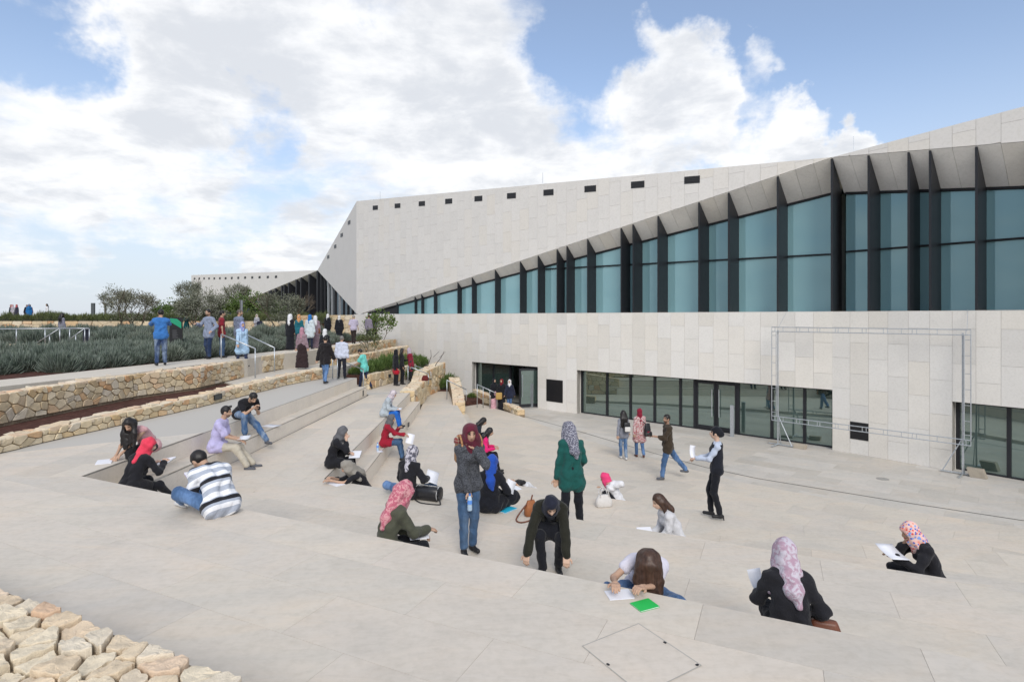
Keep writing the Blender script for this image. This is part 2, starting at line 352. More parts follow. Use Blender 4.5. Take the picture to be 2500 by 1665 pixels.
# ================================================================ stone walls
def voronoi_cells(w, h, sx, sz, jit=.42):
    "irregular cells filling a w x h rectangle"
    nx = max(1, round(w / sx)); nz = max(1, round(h / sz)); pts = []
    for j in range(nz):
        off = random.random() * .7
        for i in range(-1, nx + 1):
            if random.random() < .06: continue
            pts.append(((i + .5 + off - .35 + random.uniform(-jit, jit)) * w / nx, (j + .5 + random.uniform(-jit, jit) * .9) * h / nz))
    cells = []
    asp = sx / sz
    for i, p in enumerate(pts):
        c = [(0, 0), (w, 0), (w, h), (0, h)]
        nb = sorted(((q[0] - p[0]) ** 2 + ((q[1] - p[1]) * asp) ** 2, q) for k, q in enumerate(pts) if k != i and abs(q[0] - p[0]) < 4 * sx)[:14]
        for _, q in nb:
            # bisector in the stretched metric
            mx, mz = (p[0] + q[0]) / 2, (p[1] + q[1]) / 2; ax, az = q[0] - p[0], (q[1] - p[1]) * asp * asp
            c = clip(c, (mx, mz), (mx - az, mz + ax))
            if len(c) < 3: break
        if len(c) >= 3 and abs(area2(c)) > .12 * sx * sz: cells.append(c)
    return cells
def stone_mesh(cell, gap, prou, fn, fine=False):
    "one stone: cell shrunk by the joint, roughly rounded, standing proud; fn maps (s,t,d) to space"
    cell = ccw(cell); n = len(cell); cx = sum(p[0] for p in cell) / n; cz = sum(p[1] for p in cell) / n
    pts = []
    for i in range(n):        # chop corners a little
        p, q = cell[i], cell[(i + 1) % n]
        for t in ((.12, .3, .5, .7, .88) if fine else (.09, .91)):
            j = gap * .55 if fine else 0; pts.append((p[0] + (q[0] - p[0]) * t + random.uniform(-j, j), p[1] + (q[1] - p[1]) * t + random.uniform(-j, j)))
    size = math.sqrt(abs(area2(cell))); sh = max(.5, 1 - 2.1 * gap / size)
    ta_, tb_, p1_, p2_ = random.uniform(-.11, .11), random.uniform(-.13, .13), random.uniform(0, 6), random.uniform(0, 6)
    def relief(x, z, d): return d + ((x - cx) * ta_ + (z - cz) * tb_) + (.006 * math.sin(x * 34 + p1_) * math.sin(z * 41 + p2_) + .004 * math.sin(x * 71 + z * 55 + p2_) if fine else 0)
    def ring(k, d, j):
        return [fn(cx + (p[0] - cx) * k, cz + (p[1] - cz) * k, (relief(cx + (p[0] - cx) * k, cz + (p[1] - cz) * k, d) if d > 0 else d) + random.uniform(-j, j)) for p in pts]
    if fine: lay = ring(sh, -.06, 0) + ring(sh * 1.0, prou * .78, .004) + ring(sh * .96, prou * .97, .002) + ring(sh * .66, prou, .0015) + ring(sh * .34, prou, .001); nl = 5
    else: lay = ring(sh, -.03, 0) + ring(sh * .99, prou * .6, .004) + ring(sh * .92, prou, .004); nl = 3
    v = lay + [fn(cx, cz, relief(cx, cz, prou))]
    m = len(pts); f = []
    for a in range(0, (nl - 1) * m, m):
        f += [(a + i, a + (i + 1) % m, a + m + (i + 1) % m, a + m + i) for i in range(m)]
    f += [((nl - 1) * m + i, (nl - 1) * m + (i + 1) % m, nl * m) for i in range(m)]
    return mesh('stone', v, f)
def stone_wall(label, pts, tops, thick, sx, sz, side=1, top_sx=None, gap=.008, ends=True, cap=True, group='rubble stone garden walls', prou=.03, fine=False):
    "pts: front foot line [(x,y,z)], tops: top z per point; the wall lies behind (side=+1: to the left of the walking direction)"
    t = empty('rubble_garden_wall', pts[0], label=label, cat='stone wall', group=None)
    o = Vector(pts[0]); core = MB()
    for i in range(len(pts) - 1):
        a, b = Vector(pts[i]), Vector(pts[i + 1]); d2 = Vector((b.x - a.x, b.y - a.y)); ln = d2.length; d2.normalize(); n_ = Vector((-d2.y, d2.x)) * side   # inwards
        ta, tb = tops[i], tops[i + 1]; ea = Vector((n_.x, n_.y, 0)); w3 = ea * thick; i3 = ea * .035
        A0, B0 = a + i3, b + i3; A1, B1 = a + w3, b + w3
        lowz = min(a.z, b.z) - .25
        vs = [(A0.x, A0.y, lowz), (B0.x, B0.y, lowz), (B1.x, B1.y, lowz), (A1.x, A1.y, lowz), (A0.x, A0.y, ta - .035), (B0.x, B0.y, tb - .035), (B1.x, B1.y, tb - .035), (A1.x, A1.y, ta - .035)]
        fc = [(0, 3, 2, 1), (4, 5, 6, 7), (0, 1, 5, 4), (1, 2, 6, 5), (2, 3, 7, 6), (3, 0, 4, 7)]
        core.poly([Vector(v) - o for v in vs], fc if side == 1 else [f[::-1] for f in fc])
        hh = ((ta - a.z) + (tb - b.z)) / 2
        if hh > .06:
            def fn(s, z, d, a=a, b=b, ta=ta, tb=tb, ln=ln, hh=hh, ea=ea):
                u = s / ln; p = a.lerp(b, u); top = ta + (tb - ta) * u; q = p + Vector((0, 0, (top - p.z) * (z / hh))) - ea * (d - .03); return q - o
            for c in voronoi_cells(ln, hh, sx, sz):
                me = stone_mesh(c if side == 1 else c, gap, random.uniform(.6, 1.3) * prou, fn, fine)
                if side == 1: me.flip_normals() if False else None
                obj('stone', me, RUBBLE, t)
        if cap:
            tsx = top_sx or sx
            def fn2(s, w, d, a=a, b=b, ta=ta, tb=tb, ln=ln, ea=ea):
                u = s / ln; p = a.lerp(b, u); p.z = ta + (tb - ta) * u - .03 + d; return p + ea * w - o
            for c in voronoi_cells(ln, thick, tsx, min(tsx * .8, thick * .5)):
                obj('capstone', stone_mesh(c, gap, random.uniform(.3, 1.35) * prou, fn2, fine), RUBBLE_TOP, t)
        if ends:
            for (e, top, sg) in ((a, ta, -1), (b, tb, 1)):
                if (sg < 0 and i > 0) or (sg > 0 and i < len(pts) - 2): continue
                h2 = top - e.z
                if h2 < .1: continue
                dd = Vector((d2.x, d2.y, 0)) * sg
                def fn3(w, z, d, e=e, dd=dd, ea=ea): return e + ea * w + Vector((0, 0, z)) + dd * (d - .005) - o
                for c in voronoi_cells(thick, h2, min(sx, thick), sz): obj('stone', stone_mesh(c, gap, prou, fn3), RUBBLE, t)
    core.build('wall_core', EARTH_JOINT, t)
    return t
zt = ZL[0]
# low wall along the upper landing, then the higher wall behind it
W1 = [gp(-130, 1140, zt), gp(105, 1081, zt), gp(311, 1034.6, zt), gp(480, 996, zt), gp(616, 962, zt), gp(701, 940, zt), gp(800, 922, zt)]
W1.insert(0, W1[0] + (W1[0] - W1[2]).normalized() * 4.5)
W1T = [zt + h for h in (.20, .22, .24, .27, .28, .31, .34, .38)]
stone_wall('low honey-coloured rubble wall with broad top along the upper landing paving', W1, W1T, .5, .25, .12, 1, .26)
zs = 2.53
W2 = [gp(-140, 1066, zs), gp(117, 1011, zs), gp(327, 969, zs), gp(490, 946, zs), gp(618, 915, zs)]
W2.insert(0, W2[0] + (W2[0] - W2[2]).normalized() * 4.5)
stone_wall('taller rubble retaining wall between dark soil strip and pale garden path', W2, [3.13, 3.13, 3.13, 3.13, 3.14, 3.14], .45, .225, .16, 1, .28)
W2b = [gp(640, 910, zs), gp(735, 892, zs), (-8.6, 28.4, zs), (-7.6, 37.0, 2.6)]
stone_wall('rubble retaining wall under the upper path behind the brown-dress woman', W2b, [3.14, 3.14, 3.16, 3.2], .45, .3, .2, 1, .36)
# soil strip and paved strip behind the low wall
def off_pts(pts, w):
    out = []
    for i, p in enumerate(pts):
        a = Vector(pts[max(0, i - 1)]); b = Vector(pts[min(len(pts) - 1, i + 1)]); d = (b - a); d.z = 0; d.normalize(); out.append(Vector((p[0] - d.y * w, p[1] + d.x * w, 0)))
    return out
w1i = off_pts(W1, .42); w2i = off_pts(W2, .1)
sheet('soil_strip', [(p.x, p.y, zs - .06) for p in w1i[:7]] + [(p.x, p.y, zs - .06) for p in w2i[::-1]], SOIL)
sheet('lower_garden_path', [(p.x, p.y, zs - .02) for p in w1i[5:]] + [(-7.2, 23.5, zs - .02), (-7.2, 29, zs - .02), (-9.0, 29, zs - .02), (-9.9, 22.3, zs - .02), (-10.3, 19.4, zs - .02)], plain('path_limestone', (.56, .52, .46), .8, var=.06, sc=3))
PATH = stone_mat('garden_path_stone', (.60, .555, .49), .03, 2, .08, .8, .1)
pf = [gp(-140, 970, 3.13), gp(0, 949, 3.13), gp(163, 930, 3.13), gp(327, 915, 3.13), gp(490, 893, 3.13), gp(618, 878, 3.13)]
pb = [(-13.3, 6.5), (-12.6, 10.6), (-11.75, 14.2), (-11.5, 16.2), (-10.75, 20.5), (-9.95, 25.5), (-9.4, 29.0), (-8.9, 38.0)]
sheet('upper_garden_path', [(-14.4, 4.5, 3.15), (-11.2, 5.2, 3.15)] + [(p.x - .2, p.y, 3.15) for p in pf] + [(-9.6, 22.6, 3.15), (-9.0, 24.2, 3.15), (-8.9, 28.2, 3.15), (-7.6, 37.5, 3.15)] + [(p[0] - .3, p[1], 3.15) for p in pb[::-1]], PATH, 2.4)
# stair between path levels beside the rails
ST2 = empty('path_stair', kind='structure')
for i in range(3):
    a = gp(622 + i * 2, 914 - i * 0, zs); MB().obox((-9.55 + .02 * i, 20.2 + .3 * i, 2.3), (.0, .9, 0), (-.75 + .0 * i, .1, 0), (0, 0, .36 + .17 * i)).build('tread', PAVE, ST2)
sheet('lavender_bed_soil', [(-44, 4, 3.1), (-14.2, 4, 3.1)] + [(p[0] - .25, p[1], 3.11) for p in pb[:7]] + [(-9.2, 38.0, 3.2), (-11.0, 41.2, 3.3), (-18, 46.5, 3.4), (-52, 46.5, 3.4), (-52, 24, 3.2)], SOIL, 2.0)
# cross wall with the rail, rear wall and the wall under the far wing
stone_wall('long low rubble wall carrying the steel rail between lavender beds', [(-30, 26.4, 3.12), (-24.5, 26.6, 3.12), (-18.6, 26.8, 3.12), (-15.6, 27.4, 3.12)], [3.36, 3.36, 3.36, 3.34], .5, .5, .2, 1, .5)
stone_wall('rear rubble wall topped by green planting at the back of the garden', [(-46, 45.0, 3.3), (-37, 45.0, 3.3), (-28, 45.0, 3.3), (-19.2, 45.0, 3.3), (-16.0, 44.6, 3.3)], [4.32] * 5, .6, .75, .36, 1, .7, cap=False)
stone_wall('rubble plinth wall below the dark glazing at the building corner', [(-16.3, 43.5, 3.3), (-11.5, 41.35, 3.2)], [4.78, 4.80], .5, .55, .32, 1, .5, cap=False)
sheet('upper_terrace', [(-60, 45.5, 4.30), (-16.0, 45.1, 4.30), (-15.6, 49, 4.5), (-18, 53, 4.62), (-22, 75, 4.5), (-60, 75, 4.3)], plain('upper_terrace_soil', (.16, .14, .08), .95, .1, var=.3, sc=3), 2.0)
# stepped stone cheeks and walls in the corner by the building
stone_wall('rubble wall with a small lamp beside the red and black trio', [gp(903, 951, 1.53), gp(962, 934, 1.53), (-5.0, 29.6, 1.53)], [2.18, 2.15, 2.2], .45, .4, .26, 1, .4)
stone_wall('upper planted rubble tier below the shrub at the white wall', [(-7.9, 25.0, 2.1), (-7.3, 29.0, 2.1), (-6.3, 34.5, 2.1)], [2.75, 2.8, 2.9], .5, .5, .3, 1, .45)
sheet('corner_bed_soil', [(-7.7, 24.2, 2.12), (-6.4, 24.9, 2.12), (-5.9, 27.2, 2.05), (-5.3, 29.4, 1.95), (-4.9, 32.8, 1.85), (-6.2, 35.3, 2.0), (-7.2, 29, 2.1), (-8.0, 25, 2.15)], SOIL, 1.0)
stone_wall('rubble cheek wall with capstones between middle and lower landing', [(-4.02, 23.35, 0.81), gp(1037, 983, .81), (-4.1, 27.2, .81), (-3.6, 30.6, .81)], [1.60, 1.78, 2.05, 2.2], .62, .42, .26, 1, .4)
stone_wall('short rubble cheek wall ending at the stage floor', [(-2.05, 24.75, 0.0), (-2.3, 26.6, 0), (-2.75, 29.4, 0)], [.92, 1.2, 1.55], .55, .4, .26, 1, .38)
stone_wall('low rubble kerb wall beside the walkway to the open entrance door', [gp(1262, 1014, 0), gp(1214, 991, 0), (-2.2, 31.6, 0)], [.26, .36, .62], .4, .45, .2, -1, .4)
sheet('stage_bed_soil', [(-2.9, 29.2, .85), (-4.3, 29.2, .85), (-3.7, 31.0, .95), (-2.9, 31.5, .95)], SOIL, 0)
sheet('walkway_bed_soil', [(-2.4, 29.5, .2), (-1.6, 30.4, .2), (-2.2, 31.8, .3), (-3.0, 31.4, .3)], SOIL, -.3)
# foreground wall
zf = 2.60
fp = [tuple(W0a + W0n * .66) + (2.1,), tuple((W0a + W0b) / 2 + W0n * .66) + (2.1,), tuple(W0b + W0n * .66) + (2.1,)]
stone_wall('big-stone foreground wall top of peach and cream rubble', fp, [zf, zf, zf], .66, .26, .18, 1, .215, gap=.009, prou=.045, ends=False, fine=True)
sheet('foreground_bed_soil', [tuple(W0a + W0n * .6 - W0d * 2) + (2.48,), tuple(W0b + W0n * .6 + W0d * 2) + (2.48,), (2.5, -4, 2.4), (-8, -4, 2.4)], SOIL, 1.5)
# ================================================================ museum building
BLD = empty('museum_building', (KK.x, KK.y, ZP), label='long folded pale limestone building with dark fins and teal glazing', cat='building')
BO = Vector((KK.x, KK.y, ZP))
def WP(u, n_, s, z, d=0.0, o=KK):
    "wall coordinates (along, height, depth inwards) -> building space"
    p = o + u * s + n_ * d; return Vector((p.x, p.y, z)) - BO
ML, MR = .6267, .5855
ZT = 4.83; ZH = 2.03
def panel(u, n_, poly, th, m, name, o=KK, d=0.0, parent=None):
    poly = ccw(poly); flip = (u.x * n_.y - u.y * n_.x) < 0     # keep faces outwards
    n = len(poly); f = [WP(u, n_, p[0], p[1], d - th, o) for p in poly]; b = [WP(u, n_, p[0], p[1], d + .005, o) for p in poly]
    fs = [tuple(range(n))] + [(i, n + i, n + (i + 1) % n, (i + 1) % n) for i in range(n)]
    if not flip: fs = [t[::-1] for t in fs]
    return obj(name, mesh(name, f + b, fs), m, parent or BLD)
G_ = .003
def columns(u, n_, s0, ncol, mod, ztop_fn, zbot_fn, hh, m, name, phase, clipp=None, o=KK, th=.03):
    for c in range(ncol):
        a, b = s0 + c * mod + G_, s0 + (c + 1) * mod - G_; zt_, zb_ = ztop_fn(c), zbot_fn(c); off = (phase + c) % 2 * hh * .5 + random.choice((0, 0, 0, .0)) 
        z = zt_; first = True
        while z > zb_ + .05:
            z2 = max(zb_, z - (hh if not (first and off) else hh - off)); first = False
            if z2 - zb_ < .12: z2 = zb_
            q = [(a, z2 + G_), (b, z2 + G_), (b, z - G_), (a, z - G_)]
            if clipp: q = clip_convex(q, ccw(clipp))
            if len(q) >= 3 and abs(area2(q)) > .004: panel(u, n_, q, th, m, name, o)
            z = z2
# --- lower wall backing with openings
def backing(name, u, n_, polys, d0=.0, th=.25, m=JOINT, o=KK):
    b = MB()
    for q in polys:
        n = len(q); q = ccw(q); f = [WP(u, n_, p[0], p[1], d0, o) for p in q] + [WP(u, n_, p[0], p[1], d0 + th, o) for p in q]
        b.poly(f, [tuple(range(n)), tuple(range(2 * n - 1, n - 1, -1))] + [(i, n + i, n + (i + 1) % n, (i + 1) % n) for i in range(n)])
    return b.build(name, m, BLD)
NC = 50; SL = NC * ML
o2 = (0, 18 * ML); o1 = (22 * ML, 30 * ML); o3 = (6 * MR, 18 * MR)
rect = lambda a, b, z0, z1: [(a, z0), (b, z0), (b, z1), (a, z1)]
backing('wall_backing', UL, NL, [rect(0, SL, ZH, ZT - .02), rect(o2[1], o1[0], ZP - .3, ZH), rect(o1[1], SL, ZP - .3, ZH)])
backing('wall_backing', UR, NR, [rect(0, 20 * MR, ZH, ZT - .02), rect(0, o3[0], ZP - .3, ZH)])
inside = lambda c, mod, op: op[0] - .01 <= c * mod and (c + 1) * mod <= op[1] + .01
columns(UL, NL, 0, NC, ML, lambda c: ZT, lambda c: ZH if inside(c, ML, o2) or inside(c, ML, o1) else ZP, 1.11, CLAD, 'stone_panel', 0)
columns(UR, NR, 0, 11, MR, lambda c: ZT, lambda c: ZH if inside(c, MR, o3) else ZP, 1.08, CLAD, 'stone_panel', 1)
# coping over the lower wall and the ledge below the glazing
def slabq(u, n_, s0, s1, z0, z1, d0, d1, m, name, o=KK, parent=None):
    c = [WP(u, n_, s0, z0, d0, o), WP(u, n_, s1, z0, d0, o), WP(u, n_, s1, z0, d1, o), WP(u, n_, s0, z0, d1, o)]
    v = c + [p + Vector((0, 0, z1 - z0)) for p in c]; fl = (u.x * n_.y - u.y * n_.x) < 0
    fs = [(0, 3, 2, 1), (4, 5, 6, 7), (0, 1, 5, 4), (1, 2, 6, 5), (2, 3, 7, 6), (3, 0, 4, 7)]
    if fl: fs = [t[::-1] for t in fs]
    return obj(name, mesh(name, v, fs), m, parent or BLD)
slabq(UL, NL, 0.0, SL, ZT - .001, ZT + .02, -.03, 1.9, CLAD, 'ledge'); slabq(UR, NR, 0.002, 12, ZT - .001, ZT + .018, -.03, 1.9, CLAD, 'ledge')
# --- overhang geometry along the left facade: front edge, soffit depth and drop
ZF0, ZRT, STIP = 10.39, 13.09, 30.5
zfront = lambda s: ZF0 + (4.87 - ZF0) * s / STIP
depth = lambda s: .09 + 1.14 * max(0, 1 - s / 30.3) ** 1.45
drop = lambda s: .06 + .93 * max(0, 1 - s / 30.3) ** 1.1
zroof = lambda s: ZF0 + (ZRT - ZF0) * s / 31.0
ZR1 = lambda s: ZF0 - .137 * s          # right-hand facade
depR, drpR = .96, 1.14
zroofR = lambda s: ZF0 + .02 + .054 * s
tri = [(0, ZF0), (31.0, 4.87), (31.0, ZRT)]
backing('upper_wall_backing', UL, NL, [[(0.02, ZF0), (STIP, 4.87), (31.0, 4.87), (31.0, ZRT)]], .002, .3, JOINT2)
columns(UL, NL, 0, NC, ML, lambda c: 13.2, lambda c: 4.8, 1.11, CLAD2, 'cladding_panel', 0, [(0, ZF0), (STIP, 4.87), (31.0, 4.87), (31.0, ZRT)])
backing('upper_wall_backing', UR, NR, [[(0.02, ZF0), (12, ZR1(12)), (12, zroofR(12))]], .002, .3, JOINT2)
columns(UR, NR, 0, 20, MR, lambda c: 11.4, lambda c: 8.4, 1.08, CLAD2, 'cladding_panel', 0, [(0, ZF0), (12, ZR1(12)), (12, zroofR(12))])
# soffit panels, one per module
def quad_panel(name, pts, m, th=.03):
    n = (pts[1] - pts[0]).cross(pts[3] - pts[0]).normalized()
    v = [p for p in pts] + [p + n * th for p in pts]
    return obj(name, mesh(name, v, [(0, 3, 2, 1), (4, 5, 6, 7), (0, 1, 5, 4), (1, 2, 6, 5), (2, 3, 7, 6), (3, 0, 4, 7)]), m, BLD)
SOFF = stone_mat('soffit_limestone', (.88, .86, .82), .05, 1.0, .12, .75, .05)
for c in range(48):
    a, b = c * ML + .004, (c + 1) * ML - .004
    sh = .55 * (1 - c / 48)
    f = lambda s, e: WP(UL, NL, s, zfront(s) - .002, .01) if e == 0 else WP(UL, NL, s, zfront(s) - drop(s), depth(s))
    quad_panel('soffit_panel', [f(a, 0), f(b, 0), f(b, 1), f(a, 1)], SOFF)
for c in range(20):
    a, b = c * MR + .004, (c + 1) * MR - .004
    f = lambda s, e: WP(UR, NR, s, ZR1(s) - .002, .01) if e == 0 else WP(UR, NR, s, ZR1(s) - drpR, depR)
    quad_panel('soffit_panel', [f(b, 0), f(a, 0), f(a, 1), f(b, 1)], SOFF)
# fins: tall dark blades standing at module lines
def fin(u, n_, s, zf_, dz, dep, w=.11, name='fin', o=KK, z0=ZT + .02, m=DARK, par=None):
    a = s - w / 2; b = s + w / 2; q = []
    for ss in (a, b): q += [WP(u, n_, ss, z0, .0, o), WP(u, n_, ss, z0, dep + .05, o), WP(u, n_, ss, zf_ - dz, dep + .05, o), WP(u, n_, ss, zf_ - .015, .0, o)]
    obj(name, mesh(name, q, [(0, 1, 2, 3), (7, 6, 5, 4), (0, 4, 5, 1), (1, 5, 6, 2), (2, 6, 7, 3), (3, 7, 4, 0)]), m, par or BLD)
fins_m = [0.05, 3, 6, 8, 11, 13, 14, 17, 19, 20, 22, 24, 27, 30, 32, 35.5, 37.5, 38.6, 41.7]
for k in fins_m: fin(UL, NL, k * ML, zfront(k * ML), drop(k * ML), depth(k * ML), .07 - .0005 * k)
fr = [1.16, 2.34, 2.93, 4.1, 5.3, 7.0, 8.2]
for s in fr: fin(UR, NR, s, ZR1(s), drpR, depR, .065)
# glazing between the fins, with head rail and transom
def pane(u, n_, poly, d, m, name, o=KK):
    poly = ccw(poly); n = len(poly); f = [WP(u, n_, p[0], p[1], d(p[0]), o) for p in poly]; b = [WP(u, n_, p[0], p[1], d(p[0]) + .02, o) for p in poly]
    return obj(name, mesh(name, f + b, [tuple(range(n)), tuple(range(2 * n - 1, n - 1, -1))] + [(i, (i + 1) % n, n + (i + 1) % n, n + i) for i in range(n)]), m, BLD)
zhead = lambda s: zfront(s) - drop(s)
ztr = lambda s: 7.02 + .012 * s
ss = [k * ML for k in fins_m] + [29.6]
for a, b in zip(ss[:-1], ss[1:]):
    mm = DARK if a > 41 * ML else GLASS_UP
    mid = (a + b) / 2
    if zhead(mid) > ztr(mid) + .25 and mm is GLASS_UP:
        pane(UL, NL, [(a, ZT + .03), (b, ZT + .03), (b, ztr(b)), (a, ztr(a))], depth, mm, 'pane'); 
        if min(zhead(a), zhead(b)) > ztr(mid) + .03: pane(UL, NL, [(a, ztr(a) + .001), (b, ztr(b) + .001), (b, zhead(b)), (a, zhead(a))], depth, mm, 'pane')
        else: pane(UL, NL, [(a, ztr(a) + .001), (b, ztr(b) + .001), (b, max(zhead(b), ztr(b) + .02)), (a, zhead(a))], depth, mm, 'pane')
        tb = MB(); q = [WP(UL, NL, a, ztr(a), depth(a) - .05), WP(UL, NL, b, ztr(b), depth(b) - .05)]; tb.tube(q[0], q[1], .035, 6).build('transom', DARK, BLD)
    else: pane(UL, NL, [(a, ZT + .03), (b, ZT + .03), (b, max(zhead(b), ZT + .05)), (a, max(zhead(a), ZT + .06))], depth, mm, 'pane')
    MB().tube(WP(UL, NL, a, zhead(a) - .04, depth(a) - .04), WP(UL, NL, b, max(zhead(b), ZT + .07) - .04, depth(b) - .04), .05, 6).build('head_rail', DARK, BLD)
sr = [0.06] + fr + [11.5]; dR = lambda s: depR
for a, b in zip(sr[:-1], sr[1:]):
    zt2 = lambda s: 7.05 - .008 * s
    pane(UR, NR, [(a, ZT + .03), (b, ZT + .03), (b, zt2(b)), (a, zt2(a))], dR, GLASS_UP, 'pane'); pane(UR, NR, [(a, zt2(a) + .001), (b, zt2(b) + .001), (b, ZR1(b) - drpR), (a, ZR1(a) - drpR)], dR, GLASS_UP, 'pane')
    MB().tube(WP(UR, NR, a, zt2(a), depR - .05), WP(UR, NR, b, zt2(b), depR - .05), .035, 6).build('transom', DARK, BLD)
    MB().tube(WP(UR, NR, a, ZR1(a) - drpR - .04, depR - .04), WP(UR, NR, b, ZR1(b) - drpR - .04, depR - .04), .05, 6).build('head_rail', DARK, BLD)
# roof vents: louvred dark slots
LOUV = plain('vent_louvre', (.03, .03, .032), .5)
for i in range(10):
    s = 28.59 - i * 2.588; z = 12.30 - i * .2065; w = .31 + .004 * i; h = .155; sl = (ZRT - ZF0) / 31.0
    v = empty('vent', WP(UL, NL, s, z)); v.parent = BLD
    def vq(ds, dz, d): return WP(UL, NL, s + ds, z + dz + ds * sl, d) - WP(UL, NL, s, z)
    b = MB(); b.poly([vq(-w, -h, -.034), vq(w, -h, -.034), vq(w, h, -.034), vq(-w, h, -.034)], [(0, 1, 2, 3)]); b.build('vent_back', BLACKM, v)
    for k in range(4):
        zz = -h + (k + .5) * h / 2
        MB().poly([vq(-w, zz - .03, -.05), vq(w, zz - .03, -.05), vq(w, zz + .03, -.035), vq(-w, zz + .03, -.035)], [(0, 1, 2, 3)]).build('slat', LOUV, v)
# black wall panels
def wallrect(u, n_, x0, x1, y0, y1, o=KK):
    r = []
    for x in (x0, x1):
        k = (x - CX) / F; s = (k * o.y - o.x) / (u.x - k * u.y); r.append((s, o.y + s * u.y))
    ym = (r[0][1] + r[1][1]) / 2; return r[0][0], r[1][0], EYE - (y1 - V0) / F * ym, EYE - (y0 - V0) / F * ym
for (u, n_, x0, x1, y0, y1) in ((UL, NL, 1335, 1375, 927, 981), (UR, NR, 2077, 2121, 1031, 1073)):
    s0, s1, z0, z1 = wallrect(u, n_, x0, x1, y0, y1); s0, s1 = min(s0, s1), max(s0, s1)
    slabq(u, n_, s0, s1, z0, z1, -.045, -.02, BLACKM, 'black_wall_panel')
# --- entrances: recessed jambs, mullions, panes, doors
RV = .38
def entrance(u, n_, op, mull, doors, jambL=True, dark_end=None):
    lo, hi = op
    slabq(u, n_, lo, hi, ZH - .001 - .0, ZH + .03, -.028, RV + .3, CLAD, 'opening_soffit') if False else None
    sofq = [WP(u, n_, lo, ZH + .002, -.028), WP(u, n_, hi, ZH + .002, -.028), WP(u, n_, hi, ZH + .002, RV), WP(u, n_, lo, ZH + .002, RV)]
    obj('opening_soffit', mesh('opening_soffit', sofq, [(0, 1, 2, 3)]), CLAD, BLD)
    for e in (lo, hi):
        q = [WP(u, n_, e, ZP, -.026), WP(u, n_, e, ZP, RV + .1), WP(u, n_, e, ZH, RV + .1), WP(u, n_, e, ZH, -.026)]
        obj('jamb', mesh('jamb', q, [(0, 1, 2, 3)]), CLAD, BLD)
    slabq(u, n_, lo, hi, ZH - .07, ZH, RV - .05, RV + .06, DARK, 'head_frame'); slabq(u, n_, lo, hi, ZP, ZP + .05, RV - .05, RV + .06, DARK, 'sill_frame')
    allm = sorted([lo + .05] + list(mull) + [hi - .05])
    for s in allm: slabq(u, n_, s - .05, s + .05, ZP + .05, ZH - .07, RV - .06, RV + .05, DARK, 'mullion')
    for a, b in zip(allm[:-1], allm[1:]):
        if any(a - .02 <= (da + db) / 2 <= b + .02 for da, db in doors): continue
        slabq(u, n_, a + .05, b - .05, ZP + .05, ZH - .07, RV - .006, RV + .006, GLASS_LO, 'pane')
def door(u, n_, a, b, swing=0.0, hinge='b'):
    hs = b if hinge == 'b' else a; d = empty('door', WP(u, n_, hs, ZP, RV)); d.parent = BLD
    sg = -1 if hinge == 'b' else 1; w = b - a
    ang = swing; ux = (u * sg).to_3d(); nx = n_.to_3d(); dirv = ux * math.cos(ang) - nx * math.sin(ang); nn = nx * math.cos(ang) + ux * math.sin(ang)
    def bx(s0, s1, z0, z1, t0, t1, m, nm):
        return MB().obox(dirv * s0 + nn * t0 + Vector((0, 0, z0)), dirv * (s1 - s0), nn * (t1 - t0), Vector((0, 0, z1 - z0))).build(nm, m, d)
    H = ZH - .09 - ZP
    bx(0, .09, .06, H, -.03, .03, DARK, 'stile'); bx(w - .09, w, .06, H, -.03, .03, DARK, 'stile'); bx(.09, w - .09, .06, .2, -.03, .03, DARK, 'rail'); bx(.09, w - .09, H - .1, H, -.03, .03, DARK, 'rail')
    bx(.09, w - .09, .2, H - .1, -.005, .005, GLASS_LO, 'pane')
    h = MB(); p = dirv * (w - .14) - nn * .09; h.tube(p + Vector((0, 0, .6)), p + Vector((0, 0, 1.75)), .018, 8); h.tube(p + Vector((0, 0, .7)), p + Vector((0, 0, .7)) + nn * .09, .012, 6); h.tube(p + Vector((0, 0, 1.65)), p + Vector((0, 0, 1.65)) + nn * .09, .012, 6)
    h.build('handle', STEEL, d)
def sx_of(x, u=UL): k = (x - CX) / F; o = KK + (NL if u is UL else NR) * RV; return (k * o.y - o.x) / (u.x - k * u.y)
m2 = [sx_of(x) for x in (1483, 1540, 1599, 1662, 1697, 1803, 1885, 1965)]
entrance(UL, NL, o2, m2, [(m2[5], m2[4])])
dmid = (m2[4] + m2[5]) / 2
door(UL, NL, dmid + .01, m2[4] - .05, 0, 'b'); door(UL, NL, m2[5] + .05, dmid - .01, 0, 'a')
m1 = [sx_of(x) for x in (1206, 1246, 1277)]
entrance(UL, NL, o1, m1, [(m1[2], m1[1]), (o1[0], m1[2])])
door(UL, NL, o1[0] + .12, m1[2] - .04, math.radians(62), 'a')
entrance(UR, NR, o3, [sx_of(x, UR) for x in (2464,)] + [5.9, 7.2], [])
# intercom posts beside the doors
for (s, dd) in ((m2[5] + .02, -.22), (o1[0] + .35, -.1)):
    slabq(UL, NL, s - .07, s + .07, ZP + .001, ZP + 1.25, dd - .05, dd + .03, STEEL, 'intercom_post')
